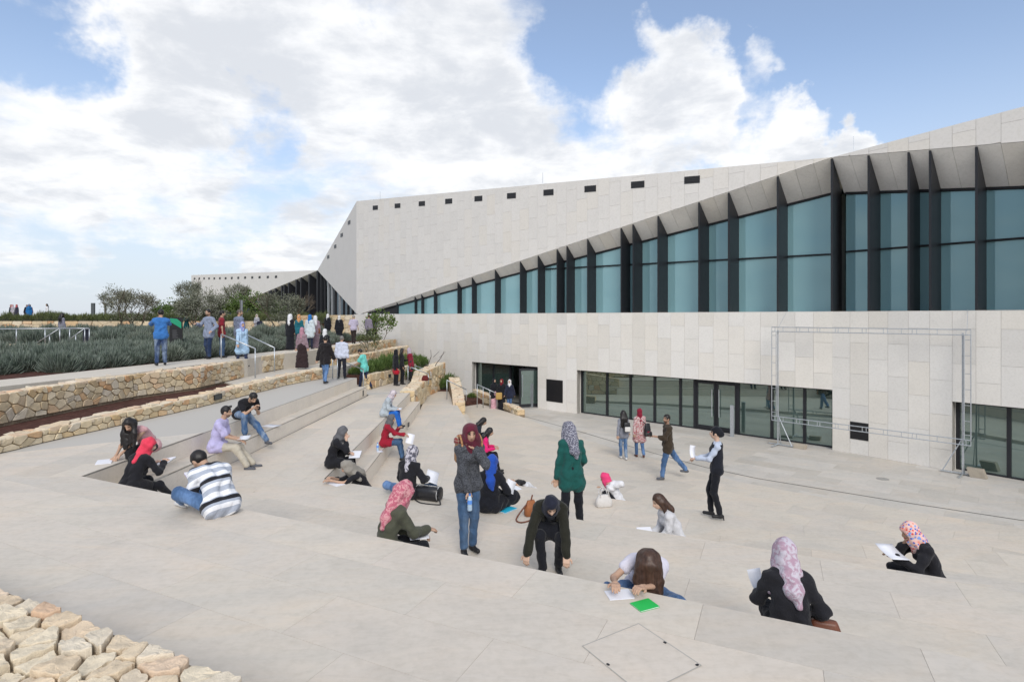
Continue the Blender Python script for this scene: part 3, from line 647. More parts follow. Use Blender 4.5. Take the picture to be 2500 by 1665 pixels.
# rooms behind the glass
ROOM = plain('interior_plaster', (.62, .65, .62), .8, var=.05, sc=1); RFLOOR = plain('interior_floor', (.40, .39, .36), .4); ROOMG = plain('interior_pale_green', (.30, .42, .39), .7)
def room(u, n_, s0, s1, z0, z1, d0, d1, nm):
    b = MB(); c = lambda s, z, d: WP(u, n_, s, z, d)
    b.poly([c(s0, z0, d1), c(s1, z0, d1), c(s1, z1, d1), c(s0, z1, d1)], [(0, 1, 2, 3)]); b.poly([c(s0, z1, d0), c(s1, z1, d0), c(s1, z1, d1), c(s0, z1, d1)], [(0, 1, 2, 3)])
    b.poly([c(s0, z0, d0), c(s0, z1, d0), c(s0, z1, d1), c(s0, z0, d1)], [(0, 1, 2, 3)]); b.poly([c(s1, z0, d0), c(s1, z1, d0), c(s1, z1, d1), c(s1, z0, d1)], [(0, 1, 2, 3)])
    b.build(nm, ROOM, BLD); MB().poly([c(s0, z0, d0), c(s1, z0, d0), c(s1, z0, d1), c(s0, z0, d1)], [(0, 1, 2, 3)]).build('room_floor', RFLOOR, BLD)
room(UL, NL, -.4, 20.5, ZP - .005, 2.6, RV + .08, 6.5, 'room_shell'); room(UR, NR, 1.5, 12, ZP - .006, 2.6, RV + .08, 5, 'room_shell')
for (s, w, m) in ((10.4, .5, ROOMG), (8.2, .35, ROOM), (6.0, .5, ROOMG), (3.0, .5, ROOM), (18.0, .5, ROOMG), (1.4, .4, ROOMG)):
    slabq(UL, NL, s - w / 2, s + w / 2, ZP, 2.5, 2.0, 2.0 + w, m, 'interior_pillar')
slabq(UL, NL, 4.8, 8.6, ZP, .62, 3.2, 3.8, plain('counter_wood', (.35, .27, .18), .5), 'interior_counter')
room(UL, NL, -.3, 29, ZT + .02, 9.6, 1.95, 11, 'room_shell'); room(UR, NR, -.5, 12, ZT + .019, 9.4, 1.95, 9, 'room_shell')
for s in (1.0, 5.4, 9.8, 14.2, 18.6): slabq(UL, NL, s - .2, s + .2, ZT + .03, 9.4, 2.6, 3.0, ROOM, 'column_or_fin_reflection')
for s in (1.3, 2.6, 3.4, 4.6): slabq(UR, NR, s - .12, s + .12, ZT + .03, 9.2, 1.6, 1.9, plain('fin_reflection_olive', (.25, .25, .17), .7), 'column_or_fin_reflection')  # olive uprights behind the panes imitate the fins' reflections in the glass
# roof
PC_ = KK + UL * 31.0
def roofmesh():
    b = MB(); q = [WP(UL, NL, 0, ZF0 - .005, .02), WP(UL, NL, 30.98, ZRT - .01, .02), WP(UL, NL, 31, ZRT - 1.2, 22), WP(UL, NL, -4, ZF0 + 2.0, 22)]
    b.poly(q, [(0, 1, 2, 3)]); q = [WP(UR, NR, 0.02, ZF0, .02), WP(UR, NR, 12, zroofR(12) - .01, .02), WP(UR, NR, 12, zroofR(12) + .4, 20), WP(UL, NL, -4, ZF0 + 2.0, 22)]
    b.poly(q, [(0, 1, 2, 3)]); b.build('roof', CLAD2, BLD)
roofmesh()
# --- return facet at the far corner and the second wing
P1 = Vector((dp(775, 660, 52).x, 52.0)); C1 = Vector((PC_.x, PC_.y))
ur = (P1 - C1); lr = ur.length; ur.normalize(); nr_ = Vector((ur.y, -ur.x)); nr_ = nr_ if nr_.x > 0 else -nr_
zpk = dp(775, 660, 52).z
backing('return_wall', ur, nr_, [[(0.0, 4.87), (lr, zpk), (0.0, ZRT)]], .0, .3, CLAD2, C1)
pane_r = MB(); q = [WP(ur, nr_, 0.25, 4.80, .25, C1), WP(ur, nr_, lr, 4.80, .25, C1), WP(ur, nr_, lr, zpk - .05, .25, C1)]
pane_r.poly(q, [(0, 1, 2)]).build('return_glazing', GLASS_DK, BLD)
for i in range(1, 10):
    s = lr * i / 10; fin(ur, nr_, s, 4.87 + (zpk - 4.87) * s / lr, .02, .12, .10, 'return_mullion', C1, 4.8, STEEL if i in (4, 6, 7) else DARK)
for (x, y) in ((803, 512), (786, 541), (771, 567), (755, 591)):
    x *= 1.0617; y *= 1.0617; k = (x - CX) / F; s = (k * C1.y - C1.x) / (ur.x - k * ur.y); Y = C1.y + s * ur.y; z = EYE - (y - V0) / F * Y
    slabq(ur, nr_, s - .34, s + .34, z - .14, z + .14, -.02, .0, BLACKM, 'vent', C1)
# second wing
zl2 = lambda s: dp(464, 672, 52 + UL.y * 32.7).z * s / 32.7 + zpk * (1 - s / 32.7)
soff_end = 27.0
zf2 = lambda s: zpk + (4.75 - zpk) * s / soff_end
backing('far_wing_wall', UL, NL, [[(0, zpk), (soff_end, 4.75), (32.7, 4.3), (32.7, zl2(32.7))]], .0, .3, CLAD2, P1)
for (x, y) in [(475 + 0, 680.5), (486.5, 680.5), (498.4, 680), (510.5, 680), (523.4, 680), (537, 679.5), (551, 679.5), (566, 679), (582, 678.5), (598.6, 678), (616, 677.6), (634, 677), (654, 676.6), (674, 676)]:
    k = (x - CX) / F; s = (k * P1.y - P1.x) / (UL.x - k * UL.y); Y = P1.y + s * UL.y; z = EYE - (y - V0) / F * Y
    slabq(UL, NL, s - .24, s + .24, z - .12, z + .12, -.02, .0, BLACKM, 'vent', P1)
dep2 = lambda s: .15 + 1.7 * max(0, 1 - s / soff_end)
for c in range(26):
    a, b = c * 1.0, (c + 1) * 1.0
    f = lambda s, e: WP(UL, NL, s, zf2(s) - .002, .01, P1) if e == 0 else WP(UL, NL, s, zf2(s) - .62 * dep2(s), dep2(s), P1)
    quad_panel('soffit_panel', [f(a, 0), f(b, 0), f(b, 1), f(a, 1)], SOFF)
pq = [WP(UL, NL, 0, 4.6, dep2(0), P1), WP(UL, NL, soff_end, 4.6, dep2(soff_end), P1), WP(UL, NL, soff_end, 4.72, dep2(soff_end), P1), WP(UL, NL, 0, zpk - 1.0, dep2(0), P1)]
obj('far_wing_glazing', mesh('far_wing_glazing', pq, [(0, 1, 2, 3)]), GLASS_DK, BLD)
for x in (774, 754, 734, 722.6, 704, 693, 687, 671.7, 661.5, 657, 646.5, 636, 622.7, 609):
    k = (x - CX) / F; s = (k * P1.y - P1.x) / (UL.x - k * UL.y); fin(UL, NL, s, zf2(s), .62 * dep2(s), dep2(s), .22, 'fin', P1, 4.6)
obj('far_wing_roof', mesh('far_wing_roof', [WP(UL, NL, 0, zpk, .02, P1), WP(UL, NL, 32.7, zl2(32.7), .02, P1), WP(UL, NL, 32.7, zl2(32.7) - .6, 14, P1), WP(UL, NL, 0, zpk - .2, 14, P1)], [(0, 1, 2, 3)]), CLAD2, BLD)
obj('far_wing_end_wall', mesh('far_wing_end_wall', [WP(UL, NL, 32.7, 4.0, 0, P1), WP(UL, NL, 32.7, 4.0, 14, P1), WP(UL, NL, 32.7, zl2(32.7) - .6, 14, P1), WP(UL, NL, 32.7, zl2(32.7), 0, P1)], [(0, 1, 2, 3)]), CLAD2, BLD)
sb = MB(); cc_ = [WP(UL, NL, 0, 4.3, -.05, P1), WP(UL, NL, 33, 4.3, -.05, P1)]
slabq(UL, NL, 0, 33, 3.0, 4.6, -.02, .3, CLAD2, 'far_wing_plinth', P1)
# lightning rods
for (x, y0, y1, Y) in ((1325, 422, 448, 30.0), (2084, 333, 372, 20.6), (928, 468, 488, 38.5)):
    a = dp(x, y1, Y + .6); b = dp(x, y0, Y + .6); MB().tube(a - BO, b - BO, .012, 6).build('lightning_rod', STEEL, BLD)
# ================================================================ planting
def leaf_mat(name, c0, c1, c2):
    m = MT(name); g = m.n('ShaderNodeNewGeometry')
    c = m.ramp(g.outputs['Random Per Island'], [(0, c0), (.5, c1), (1, c2)])
    c = m.mix(1.0, c, m.ramp(m.rand(), [(0, (.82, .84, .82)), (.5, (1, 1, 1)), (1, (1.16, 1.1, 1.05))]), 'MULTIPLY')
    m.color(c).rough(.65, .25); return m.m
LAV = leaf_mat('lavender_leaf', (.10, .135, .105), (.165, .20, .165), (.235, .265, .235))
OLIVE = leaf_mat('olive_leaf', (.115, .125, .085), (.195, .205, .15), (.29, .295, .235))
GREEN = leaf_mat('bright_green_leaf', (.05, .095, .025), (.10, .16, .04), (.15, .21, .07))
SAGE = leaf_mat('rosemary_leaf', (.06, .085, .03), (.11, .14, .055), (.17, .19, .09))
BARK = plain('olive_bark', (.15, .125, .095), .9, .1, var=.3, sc=15, bump=.5)
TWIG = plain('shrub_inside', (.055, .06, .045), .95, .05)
def leaves_mesh(name, P, D, ln, wd):
    "blades: base points P, directions D (numpy), one folded quad each"
    n = len(P); D = D / (np.linalg.norm(D, axis=1, keepdims=True) + 1e-9); r = RNG.normal(size=(n, 3)); s = np.cross(D, r); s /= (np.linalg.norm(s, axis=1, keepdims=True) + 1e-9)
    ln = ln[:, None]; wd = wd[:, None]
    v = np.stack([P, P + D * ln * .5 + s * wd, P + D * ln, P + D * ln * .5 - s * wd], 1).reshape(-1, 3)
    me = bpy.data.meshes.new(name); me.from_pydata(v.tolist(), [], np.arange(4 * n).reshape(n, 4).tolist()); me.update(); return me
def dome(n, rx, rz):
    a = RNG.uniform(0, math.tau, n); z = RNG.uniform(0.0, 1, n) ** .8; r = np.sqrt(1 - z * z); return np.stack([np.cos(a) * r, np.sin(a) * r, z], 1)
def bush_mesh(n, rx, rz, ln, wd, up=.9):
    d = dome(n, rx, rz); k = RNG.uniform(.55, .95, n)[:, None]; lump = 1 + .18 * np.sin(d[:, :1] * 7 + RNG.uniform(0, 6)) * np.cos(d[:, 1:2] * 6 + RNG.uniform(0, 6))
    P = d * np.array([rx, rx, rz]) * k * lump; D = d + np.array([0, 0, up]) + RNG.normal(0, .22, (n, 3))
    return leaves_mesh('foliage', P, D, RNG.uniform(.6, 1.1, n) * ln, RNG.uniform(.7, 1.2, n) * wd)
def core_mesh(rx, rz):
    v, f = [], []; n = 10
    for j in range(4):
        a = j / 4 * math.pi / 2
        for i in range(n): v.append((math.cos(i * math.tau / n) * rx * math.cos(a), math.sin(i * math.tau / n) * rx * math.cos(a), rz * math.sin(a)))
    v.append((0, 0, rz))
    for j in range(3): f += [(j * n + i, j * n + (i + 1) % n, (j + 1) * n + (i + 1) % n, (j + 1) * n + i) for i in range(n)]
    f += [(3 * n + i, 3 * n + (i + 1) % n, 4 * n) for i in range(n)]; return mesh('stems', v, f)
lav_me = [bush_mesh(1500, .48, .42, .26, .011) for _ in range(4)]; lav_core = core_mesh(.40, .33)
for m_ in lav_me: m_.materials.append(LAV)
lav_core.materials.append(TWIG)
def bush(x, y, z, sc, label, group, mes, core, name='lavender_bush', cat='bush', zs_=None):
    t = empty(name, (x, y, z), random.uniform(0, 6.28), label=label, cat=cat, group=group); t.scale = (sc, sc, sc * (zs_ or random.uniform(.85, 1.15)))
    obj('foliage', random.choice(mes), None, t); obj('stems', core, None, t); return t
LG = ('grey-green lavender bush in the raised garden beds beside the path', 'lavender bushes in the garden beds')
def path_x(y):
    for (a, b) in zip(pb[:-1], pb[1:]):
        if a[1] <= y <= b[1]: return a[0] + (b[0] - a[0]) * (y - a[1]) / (b[1] - a[1])
    return pb[-1][0] if y > pb[-1][1] else pb[0][0]
for row, (off, sc) in enumerate([(.75, 1.0), (1.65, 1.05), (2.6, 1.1), (3.7, 1.1), (4.9, 1.15), (6.2, 1.15)]):
    y = 11.0 + row * .5
    while y < 25.8:
        x = path_x(y) - .3 - off + random.uniform(-.15, .15)
        if (x - 0) / y * F + CX > -420 and not (y < 14.9 and row < 1): bush(x, y, 3.08, sc * random.uniform(.85, 1.1), *LG, lav_me, lav_core)
        y += random.uniform(.72, .95)
for row, (off, sc) in enumerate([(.7, .95), (1.6, 1.0), (2.6, 1.0)]):
    y = 26.0 + row * .3
    while y < 37.5:
        if random.random() < .8: bush(path_x(y) - .3 - off, y, 3.1, sc * random.uniform(.8, 1.1), *LG, lav_me, lav_core)
        y += random.uniform(.85, 1.2)
for row in range(7):
    y = 28.6 + row * 1.7; x = path_x(y) - 4.2 - random.random()
    while x > -y * 1.12:
        if random.random() < .86: bush(x, y + random.uniform(-.4, .4), 3.12 + row * .03, random.uniform(1.15, 1.6), *LG, lav_me, lav_core)
        x -= random.uniform(1.15, 1.6)
# green planting on the rear wall
sag_me = [bush_mesh(900, .6, .5, .34, .012, 1.6) for _ in range(3)]; sag_core = core_mesh(.5, .42)
for m_ in sag_me: m_.materials.append(SAGE)
sag_core.materials.append(TWIG)
x = -17.2
while x > -44:
    bush(x, 45.9 + random.uniform(-.2, .2), 4.28, random.uniform(.85, 1.1), 'green rosemary shrub growing along the top of the rear rubble wall', 'shrubs on the rear wall', sag_me, sag_core, 'rosemary_shrub', 'shrub')
    if random.random() < .6: bush(x - .3, 47.0, 4.3, random.uniform(.9, 1.2), 'green rosemary shrub growing along the top of the rear rubble wall', 'shrubs on the rear wall', sag_me, sag_core, 'rosemary_shrub', 'shrub')
    x -= random.uniform(.75, 1.0)
bush(*dp(787, 790, 42.2)[:], 1.25, 'rounded green shrub against the rubble plinth below the corner glazing', None, sag_me, sag_core, 'rosemary_shrub', 'shrub')
# corner beds: grassy green shrubs
gr_me = [bush_mesh(700, .4, .4, .30, .014, 1.2) for _ in range(2)]; gr_core = core_mesh(.28, .25)
for m_ in gr_me: m_.materials.append(GREEN)
gr_core.materials.append(TWIG)
for (x, y, z, s) in ((-6.55, 25.3, 2.12, 1.0), (-6.35, 26.0, 2.12, 1.2), (-6.1, 26.9, 2.13, 1.2), (-5.95, 27.9, 2.14, 1.1), (-5.7, 29, 2.15, 1.0), (-6.9, 24.9, 2.12, .7), (-5.4, 30.2, 1.95, 1.1), (-5.6, 31.2, 1.95, 1.2), (-5.2, 31.6, 1.9, 1.1), (-5.3, 32.6, 1.88, 1.1)):
    bush(x, y, z, s, 'bright green low shrub in the corner bed behind the lamp wall', 'low shrubs in the corner bed', gr_me, gr_core, 'green_shrub', 'shrub')
for (x, y, z, s) in ((-3.7, 29.7, .9, 1.0), (-3.4, 30.3, .95, 1.25), (-3.85, 30.5, .95, 1.1), (-3.2, 29.8, .88, .8)):
    bush(x, y, z, s, 'green leafy shrub in the pocket bed between the two cheek walls', 'shrubs in the pocket bed', gr_me, gr_core, 'green_shrub', 'shrub')
for (x, y, z, s) in ((-4.9, 28.0, 1.6, .9), (-4.75, 28.7, 1.65, .8)):
    bush(x, y, z, s, 'small green shrub beside the rail below the trio', 'shrubs beside the trio rail', gr_me, gr_core, 'green_shrub', 'shrub')
bush(-2.2, 30.9, .22, .55, 'tiny green plant in the walkway bed by the entrance', None, gr_me, gr_core, 'green_shrub', 'shrub')
def tree(label, base, h, crown, stems=1, spread=.5, m=OLIVE, n=5200, ln=.16, wd=.022, name='olive_tree', trunk_r=.09, lean=(0, 0), zfrac=.35, seed=1, upw=.35):
    "trunk and limbs as tapered tubes, crown as thousands of narrow leaves clustered on twigs"
    rg = random.Random(seed); t = empty(name, base, label=label, cat='tree'); b = MB(); tips = []
    def grow(p, d, ln_, r, lev):
        q = p + d * ln_; b.tube(p, q, r, 7 if lev < 2 else 5, r * .68, cap=False)
        if lev >= 4: tips.append(q); return
        for _ in range(rg.choice((2, 3, 3)) if lev < 3 else 3):
            e = (d + Vector((rg.uniform(-1, 1), rg.uniform(-1, 1), rg.uniform(-.35, .8))) * spread).normalized(); grow(q, e, ln_ * rg.uniform(.62, .85), r * .62, lev + 1)
        if lev >= 2: tips.append(q)
    for s in range(stems):
        a = s * math.tau / max(1, stems) + rg.random(); d = Vector((math.cos(a) * (.42 if stems > 1 else .05) + lean[0], math.sin(a) * (.3 if stems > 1 else .05), 1)).normalized()
        grow(Vector((math.cos(a) * .06 * stems, math.sin(a) * .06 * stems, -.1)), d, h * zfrac, trunk_r, 0)
    b.build('trunk', BARK, t, True)
    tp = np.array([tuple(p) for p in tips]); c0 = np.array([0, 0, h * .64]) + np.array([lean[0] * h * .5, 0, 0]); sc = np.array(crown)
    NE = 190; extra = RNG.normal(size=(NE, 3)); extra /= np.linalg.norm(extra, axis=1, keepdims=True); extra = c0 + extra * sc * RNG.uniform(.2, 1, (NE, 1)) ** .6
    ctr = np.concatenate([tp, extra]); k = ((ctr - c0) / sc); rr = np.linalg.norm(k, axis=1); ctr = np.where(rr[:, None] > 1.05, c0 + k / rr[:, None] * sc * 1.02, ctr); ctr = ctr[ctr[:, 2] > h * .24]
    ctr = ctr[RNG.random(len(ctr)) < .85]
    idx = RNG.integers(0, len(ctr), n); P = ctr[idx] + RNG.normal(0, 1, (n, 3)) * np.array([.16, .16, .13]) * (h / 3.4)
    D = (P - c0) / sc * .8 + RNG.normal(0, .55, (n, 3)) + np.array([0, 0, upw]); me = leaves_mesh('crown', P, D, RNG.uniform(.6, 1.3, n) * ln, RNG.uniform(.7, 1.3, n) * wd); obj('crown', me, m, t); return t
def base_at(x, y, d, z): p = dp(x, y, d); return (p.x, p.y, z)
tree('spreading multi-stemmed olive tree behind the photographer in blue', base_at(322, 0, 39, 3.3), 3.1, (1.6, 1.5, 1.0), 4, .6, n=3800, seed=3, trunk_r=.06)
tree('thin young olive beside the grey steles on the upper terrace', base_at(272, 0, 47, 4.3), 2.9, (.75, .7, 1.2), 2, .5, n=1500, seed=5, trunk_r=.04, zfrac=.3)
tree('dense wide olive tree behind the man in the plaid shirt', base_at(492, 0, 38, 3.3), 3.3, (1.75, 1.5, 1.15), 2, .62, n=7500, seed=8, trunk_r=.09, ln=.17, zfrac=.24)
tree('tall feathery tree with upswept branches in front of the far wing', base_at(456, 0, 50, 4.35), 3.45, (1.0, .9, 1.0), 1, .55, n=1700, seed=11, lean=(.12, 0), ln=.3, upw=.9)
tree('feathery round-topped tree before the far wing wall near its fins', base_at(576, 0, 51, 4.35), 3.2, (1.35, 1.1, .85), 1, .55, n=2200, seed=13, ln=.3, upw=.8)
tree('single-trunk olive tree standing before the dark fins of the far wing', base_at(688, 0, 37.5, 3.3), 2.95, (1.15, 1.1, 1.0), 2, .55, n=5200, seed=17, trunk_r=.06)
tree('leafy bright green young tree against the white wall by the upper path', base_at(928, 0, 35.2, 3.2), 1.75, (.85, .8, .85), 3, .6, GREEN, 900, .13, .05, 'young_tree', .025, seed=21, zfrac=.3)
tree('thin grey-green bush hanging over the upper rubble tier', base_at(905, 0, 30.0, 2.75), 1.15, (.6, .55, .7), 3, .6, SAGE, 1100, .10, .02, 'young_tree', .02, seed=23, zfrac=.3)
for i, (x, w, h, d) in enumerate(((420, 1.6, 1.5, 56), (395, 1.2, 1.2, 57), (445, 1.3, 1.3, 55), (600, 1.5, 1.9, 50), (640, 1.6, 1.7, 49.5), (560, 1.3, 1.5, 50.5), (668, 1.0, 1.2, 49.0))):
    tree('bright green leafy hedge tree at the back of the upper terrace', base_at(x, 0, d, 4.35), h * 1.25, (w, w * .8, h * .6), 3, .6, GREEN, 1800, .16, .05, 'hedge_tree', .04, seed=40 + i, zfrac=.25)['group'] = 'hedge trees at the back of the terrace'
# bare shrub by the white wall
bs = empty('bare_shrub', (-4.55, 29.2, 1.6), label='bare dark branching shrub against the white wall beside the trio', cat='shrub'); b = MB()
rg = random.Random(4)
for (x, z, dx) in ((0, 0, -.25), (.1, 0, .1), (.45, 0, .15)):
    p = Vector((x, 0, z)); d = Vector((dx, 0, 1)).normalized()
    for k in range(4): q = p + d * .36; b.tube(p, q, .03 - .006 * k, 6, .024 - .005 * k); p = q; d = (d + Vector((rg.uniform(-.6, .6), rg.uniform(-.2, .2), .1))).normalized()
    b.tube(p - d * .4, p - d * .4 + Vector((.3, 0, .3)), .014, 5, .006)
b.build('branches', plain('dark_bark', (.06, .045, .04), .9), bs)
# ================================================================ small structures and furniture
def rail(label, tops, feet, extra=None, r=.024, group=None):
    "tubular handrail: tops = polyline of the rail, feet = (top point, foot z) posts"
    o = Vector(tops[0]); o.z = feet[0][1]; t = empty('handrail', o, label=label, cat='handrail', group=group)
    MB().path([Vector(p) - o for p in tops], r, 10).build('top_rail', STEEL, t, True)
    for p, z in feet: MB().tube(Vector((p[0], p[1], z)) - o, Vector(p) - o, r * .9, 10).build('post', STEEL, t, True)
    for (a, b) in (extra or []): MB().tube(Vector(a) - o, Vector(b) - o, r * .8, 8).build('sloping_rail', STEEL, t, True)
    return t
Yr = 26.75; zr = 3.36
q = lambda x, y: dp(x, y, Yr)
rail('long steel rail with two sloping stair rails on the cross wall', [q(-90, 804), q(146, 802), q(218, 802)],
     [(q(x, 803), zr - .02) for x in (-60, 40, 110, 146, 170, 207, 218)] + [(q(121, 820), zr - .02), (q(185, 819), zr - .02)], [(q(83, 841), q(144, 803)), (q(152, 841), q(205, 803))])
def frail(label, a, b, za, zb, da, db, **k):
    A = dp(*a, da); B = dp(*b, db); return rail(label, [A, B], [(A, za), (B, zb)], **k)
frail('sloping steel handrail beside the woman in the pale blue coat', (540, 816), (623, 851), 3.14, 2.51, 20.2, 19.9)
frail('sloping steel handrail across the lavender to the stair foot', (604, 818), (670, 849), 3.14, 2.52, 22.9, 22.0)
frail('short steel handrail behind the man in the black jacket', (799, 851), (812, 857), 2.26, 2.26, 22.7, 21.9)
frail('sloping steel handrail held by the man in the aqua shirt', (824, 877), (887, 902), 2.22, 1.52, 21.9, 23.7)
frail('sloping steel handrail in front of the trio in red and black', (996, 894), (1046, 913), 1.52, 1.52, 26.0, 26.2)
frail('sloping steel handrail just behind the trio beside the bare shrub', (1014, 893), (1052, 909), 1.6, 1.6, 28.4, 27.8)
frail('steel handrail between the pocket bed and the short cheek wall', (1091, 928), (1138, 951), .8, .6, 26.4, 27.4)
A, B = dp(1164, 938, 29.0), dp(1216, 962, 28.6)
rail('sloping steel handrail beside the trio at the open entrance', [A, B], [(A.lerp(B, k), .02) for k in (0.02, .3, .62, .95)])
# drain line, cover plate, round cover
dr = [gp(1266, 1012.5, ZP), gp(1400, 1049, ZP), gp(1560, 1096, ZP), gp(1723, 1141, ZP), gp(1850, 1168, ZP), gp(2200, 1225, ZP), gp(2600, 1286, ZP)]
b = MB()
for p, q_ in zip(dr[:-1], dr[1:]):
    d = (q_ - p).normalized(); n_ = Vector((-d.y, d.x, 0)) * .022; b.poly([p - n_ + Vector((0, 0, .004)), q_ - n_ + Vector((0, 0, .004)), q_ + n_ + Vector((0, 0, .004)), p + n_ + Vector((0, 0, .004))], [(0, 1, 2, 3)])
b.build('drain_slot', plain('slot_shadow', (.10, .095, .085), .7), label='long dark slot drain running along the plaza before the glass doors', cat='drain')
cl, ct, cr = gp(1422, 1577, zt), gp(1559, 1522, zt), gp(1712, 1624, zt); cbm = cl + cr - ct
cv = empty('cover_plate', (cl + cr) / 2, label='square paved access cover with thin metal frame in the foreground paving', cat='cover'); co = (cl + cr) / 2
fb = MB(); cs = [cl, ct, cr, cbm]
for i in range(4):
    p, q_ = cs[i], cs[(i + 1) % 4]; d = (q_ - p).normalized(); n_ = Vector((-d.y, d.x, 0)) * .004; up = Vector((0, 0, .003)); fb.poly([v - co for v in (p - n_ + up, q_ - n_ + up, q_ + n_ + up, p + n_ + up)], [(0, 1, 2, 3)])
fb.build('cover_frame', plain('cover_frame', (.42, .40, .36), .6), cv)
MB().poly([(v - co) * .985 + Vector((0, 0, .0025)) for v in cs], [(0, 1, 2, 3)] if area2([(v.x, v.y) for v in cs]) > 0 else [(3, 2, 1, 0)]).build('cover_infill', PAVE, cv)
for (p, q_, k) in ((ct, cr, .46), (cbm, cl, .55), (ct, cl, 0.0), (cr, cbm, .02)):
    if k == 0: continue
    c = p.lerp(q_, k) - co; d = (q_ - p).normalized(); n_ = Vector((-d.y, d.x, 0)); s_ = -1 if n_.dot(c) > 0 else 1
    MB().obox(c + n_ * s_ * .008 + Vector((0, 0, .003)), d * .022, n_ * s_ * .016, (0, 0, .004)).build('lifting_key', BLACKM, cv)
p = gp(2155, 1169, ZP); b = MB(); b.prism([(p.x + .17 * math.cos(i * .3927), p.y + .17 * math.sin(i * .3927)) for i in range(16)], ZP, ZP + .006)
b.build('drain_cover', plain('cover_stone', (.33, .32, .30), .7, var=.1), label='round grey drain cover set in the plaza paving', cat='cover')
p = gp(2394, 1421, ZL[3]); b = MB(); b.prism([(6.35 + .14 * math.cos(i * .3927), 7.6 + .14 * math.sin(i * .3927)) for i in range(16)], ZL[4], ZL[4] + .005)
b.build('drain_cover', plain('cover_stone_pale', (.42, .41, .385), .7, var=.1), label='round pale drain cover behind the floral scarf woman', cat='cover')
# recessed step lights
def step_light(label, c, u, n_, w, h, m=DARK):
    t = empty('step_light', c, label=label, cat='light fitting'); u = Vector(u).normalized(); n_ = Vector(n_).normalized(); up = Vector((0, 0, 1))
    f = MB(); th = .012
    for (a, b_, c_, d_) in ((-w, -h, w, -h + th), (-w, h - th, w, h), (-w, -h + th, -w + th, h - th), (w - th, -h + th, w, h - th)): f.obox(u * a + up * b_ - n_ * .02, u * (c_ - a), n_ * .03, up * (d_ - b_))
    f.build('light_frame', m, t); MB().obox(u * -w * .95 + up * -h * .95 - n_ * .02, u * 1.9 * w, n_ * .024, up * 1.9 * h).build('light_lens', plain('dark_lens', (.06, .065, .065), .3), t)
    return t
step_light('dark recessed wall lamp in the low rubble wall', W1[4].lerp(W1[5], .33) + Vector((.03, -.0, .17)), W1[5] - W1[4], (.98, -.2, 0), .17, .075)
step_light('square step lamp in the second riser below the walking men', Vector((-5.905, 17.6, 1.70)), (0, 1, 0), (1, 0, 0), .12, .07)
step_light('narrow step lamp at the far end of the second riser', Vector((-5.77, 21.9, 1.70)), (0, 1, 0), (1, 0, 0), .07, .11)
step_light('small step lamp in the riser beside the red-sweater woman', Vector((-3.51, 19.2, 1.0)), (0, 1, 0), (1, 0, 0), .10, .07)
step_light('small lamp set in the rubble wall left of the trio', gp(948, 915, 1.9) * 0 + Vector((-5.66, 26.2, 1.92)), (.35, .93, 0), (.93, -.35, 0), .08, .08)
# steel screen frame
FA, FB_ = Vector((9.72, 21.15, 0)), Vector((13.72, 16.90, 0)); fu = (FB_ - FA).normalized(); fl = (FB_ - FA).length; fn_ = Vector((fu.y, -fu.x, 0)); fn_ = -fn_ if fn_.y < 0 else fn_
fr_ = empty('screen_frame', (FA.x, FA.y, ZP), label='large empty galvanised ladder-truss screen frame standing before the wall', cat='screen frame'); fo = Vector((FA.x, FA.y, ZP))
pt = lambda s, z, d=0: FA + fu * s + fn_ * d + Vector((0, 0, z)) - fo
z0f, z1f, bw = .80, 4.27, .16
def beam(a, b, off, n, name):
    m = MB(); m.tube(a, b, .015, 8); m.tube(a + off, b + off, .015, 8)
    for k in n: m.tube(a.lerp(b, k), (a + off).lerp(b + off, k), .010, 6)
    m.build(name, STEEL, fr_)
rg = [.0, .02, .07, .15, .17, .22, .27, .285, .37, .385, .44, .51, .53, .615, .635, .7, .75, .77, .86, .98, 1]
beam(pt(0, z1f), pt(fl, z1f), Vector((0, 0, -bw)), rg, 'top_beam'); beam(pt(0, z0f), pt(fl, z0f), Vector((0, 0, bw)), rg, 'bottom_beam')
vr = [.05, .18, .33, .48, .63, .8, .95]
beam(pt(0, z0f + .15), pt(0, z1f - .15), fu * bw, vr, 'side_beam'); beam(pt(fl, z0f + .15), pt(fl, z1f - .15), -fu * bw, vr, 'side_beam')
for s in (.2, fl - .2):
    m = MB(); m.tube(pt(s, ZP + .05, .06), pt(s, z1f - .1, .06), .026, 8); m.build('upright', STEEL, fr_)
    sg = 1 if s < 1 else -1
    m = MB(); c = pt(s, ZP + .04, .06); m.tube(c - fn_ * .55, c + fn_ * .3, .025, 6); m.tube(c - fu * .35 * sg, c + fu * .55 * sg, .025, 6); m.build('foot', STEEL, fr_)
    m = MB(); m.tube(pt(s + .5 * sg, ZP + .04, .06), pt(s, 1.0, .06), .018, 6); m.tube(pt(s, ZP + .04, .3), pt(s, 1.3, .06), .015, 6); m.build('brace', STEEL, fr_)
for s, k in ((.2, 1.2), (fl - .1, .5)): MB().tube(pt(s, z1f - .05, .05), pt(s, z1f + .05, .05) + fn_ * .3 + fu * (.22 if s < 1 else -.02) + Vector((0, 0, .55)), .006, 5).build('guy_wire', STEEL, fr_)
BLK = stone_mat('concrete_block', (.42, .37, .30), .1, 4, .2, .85, .3)
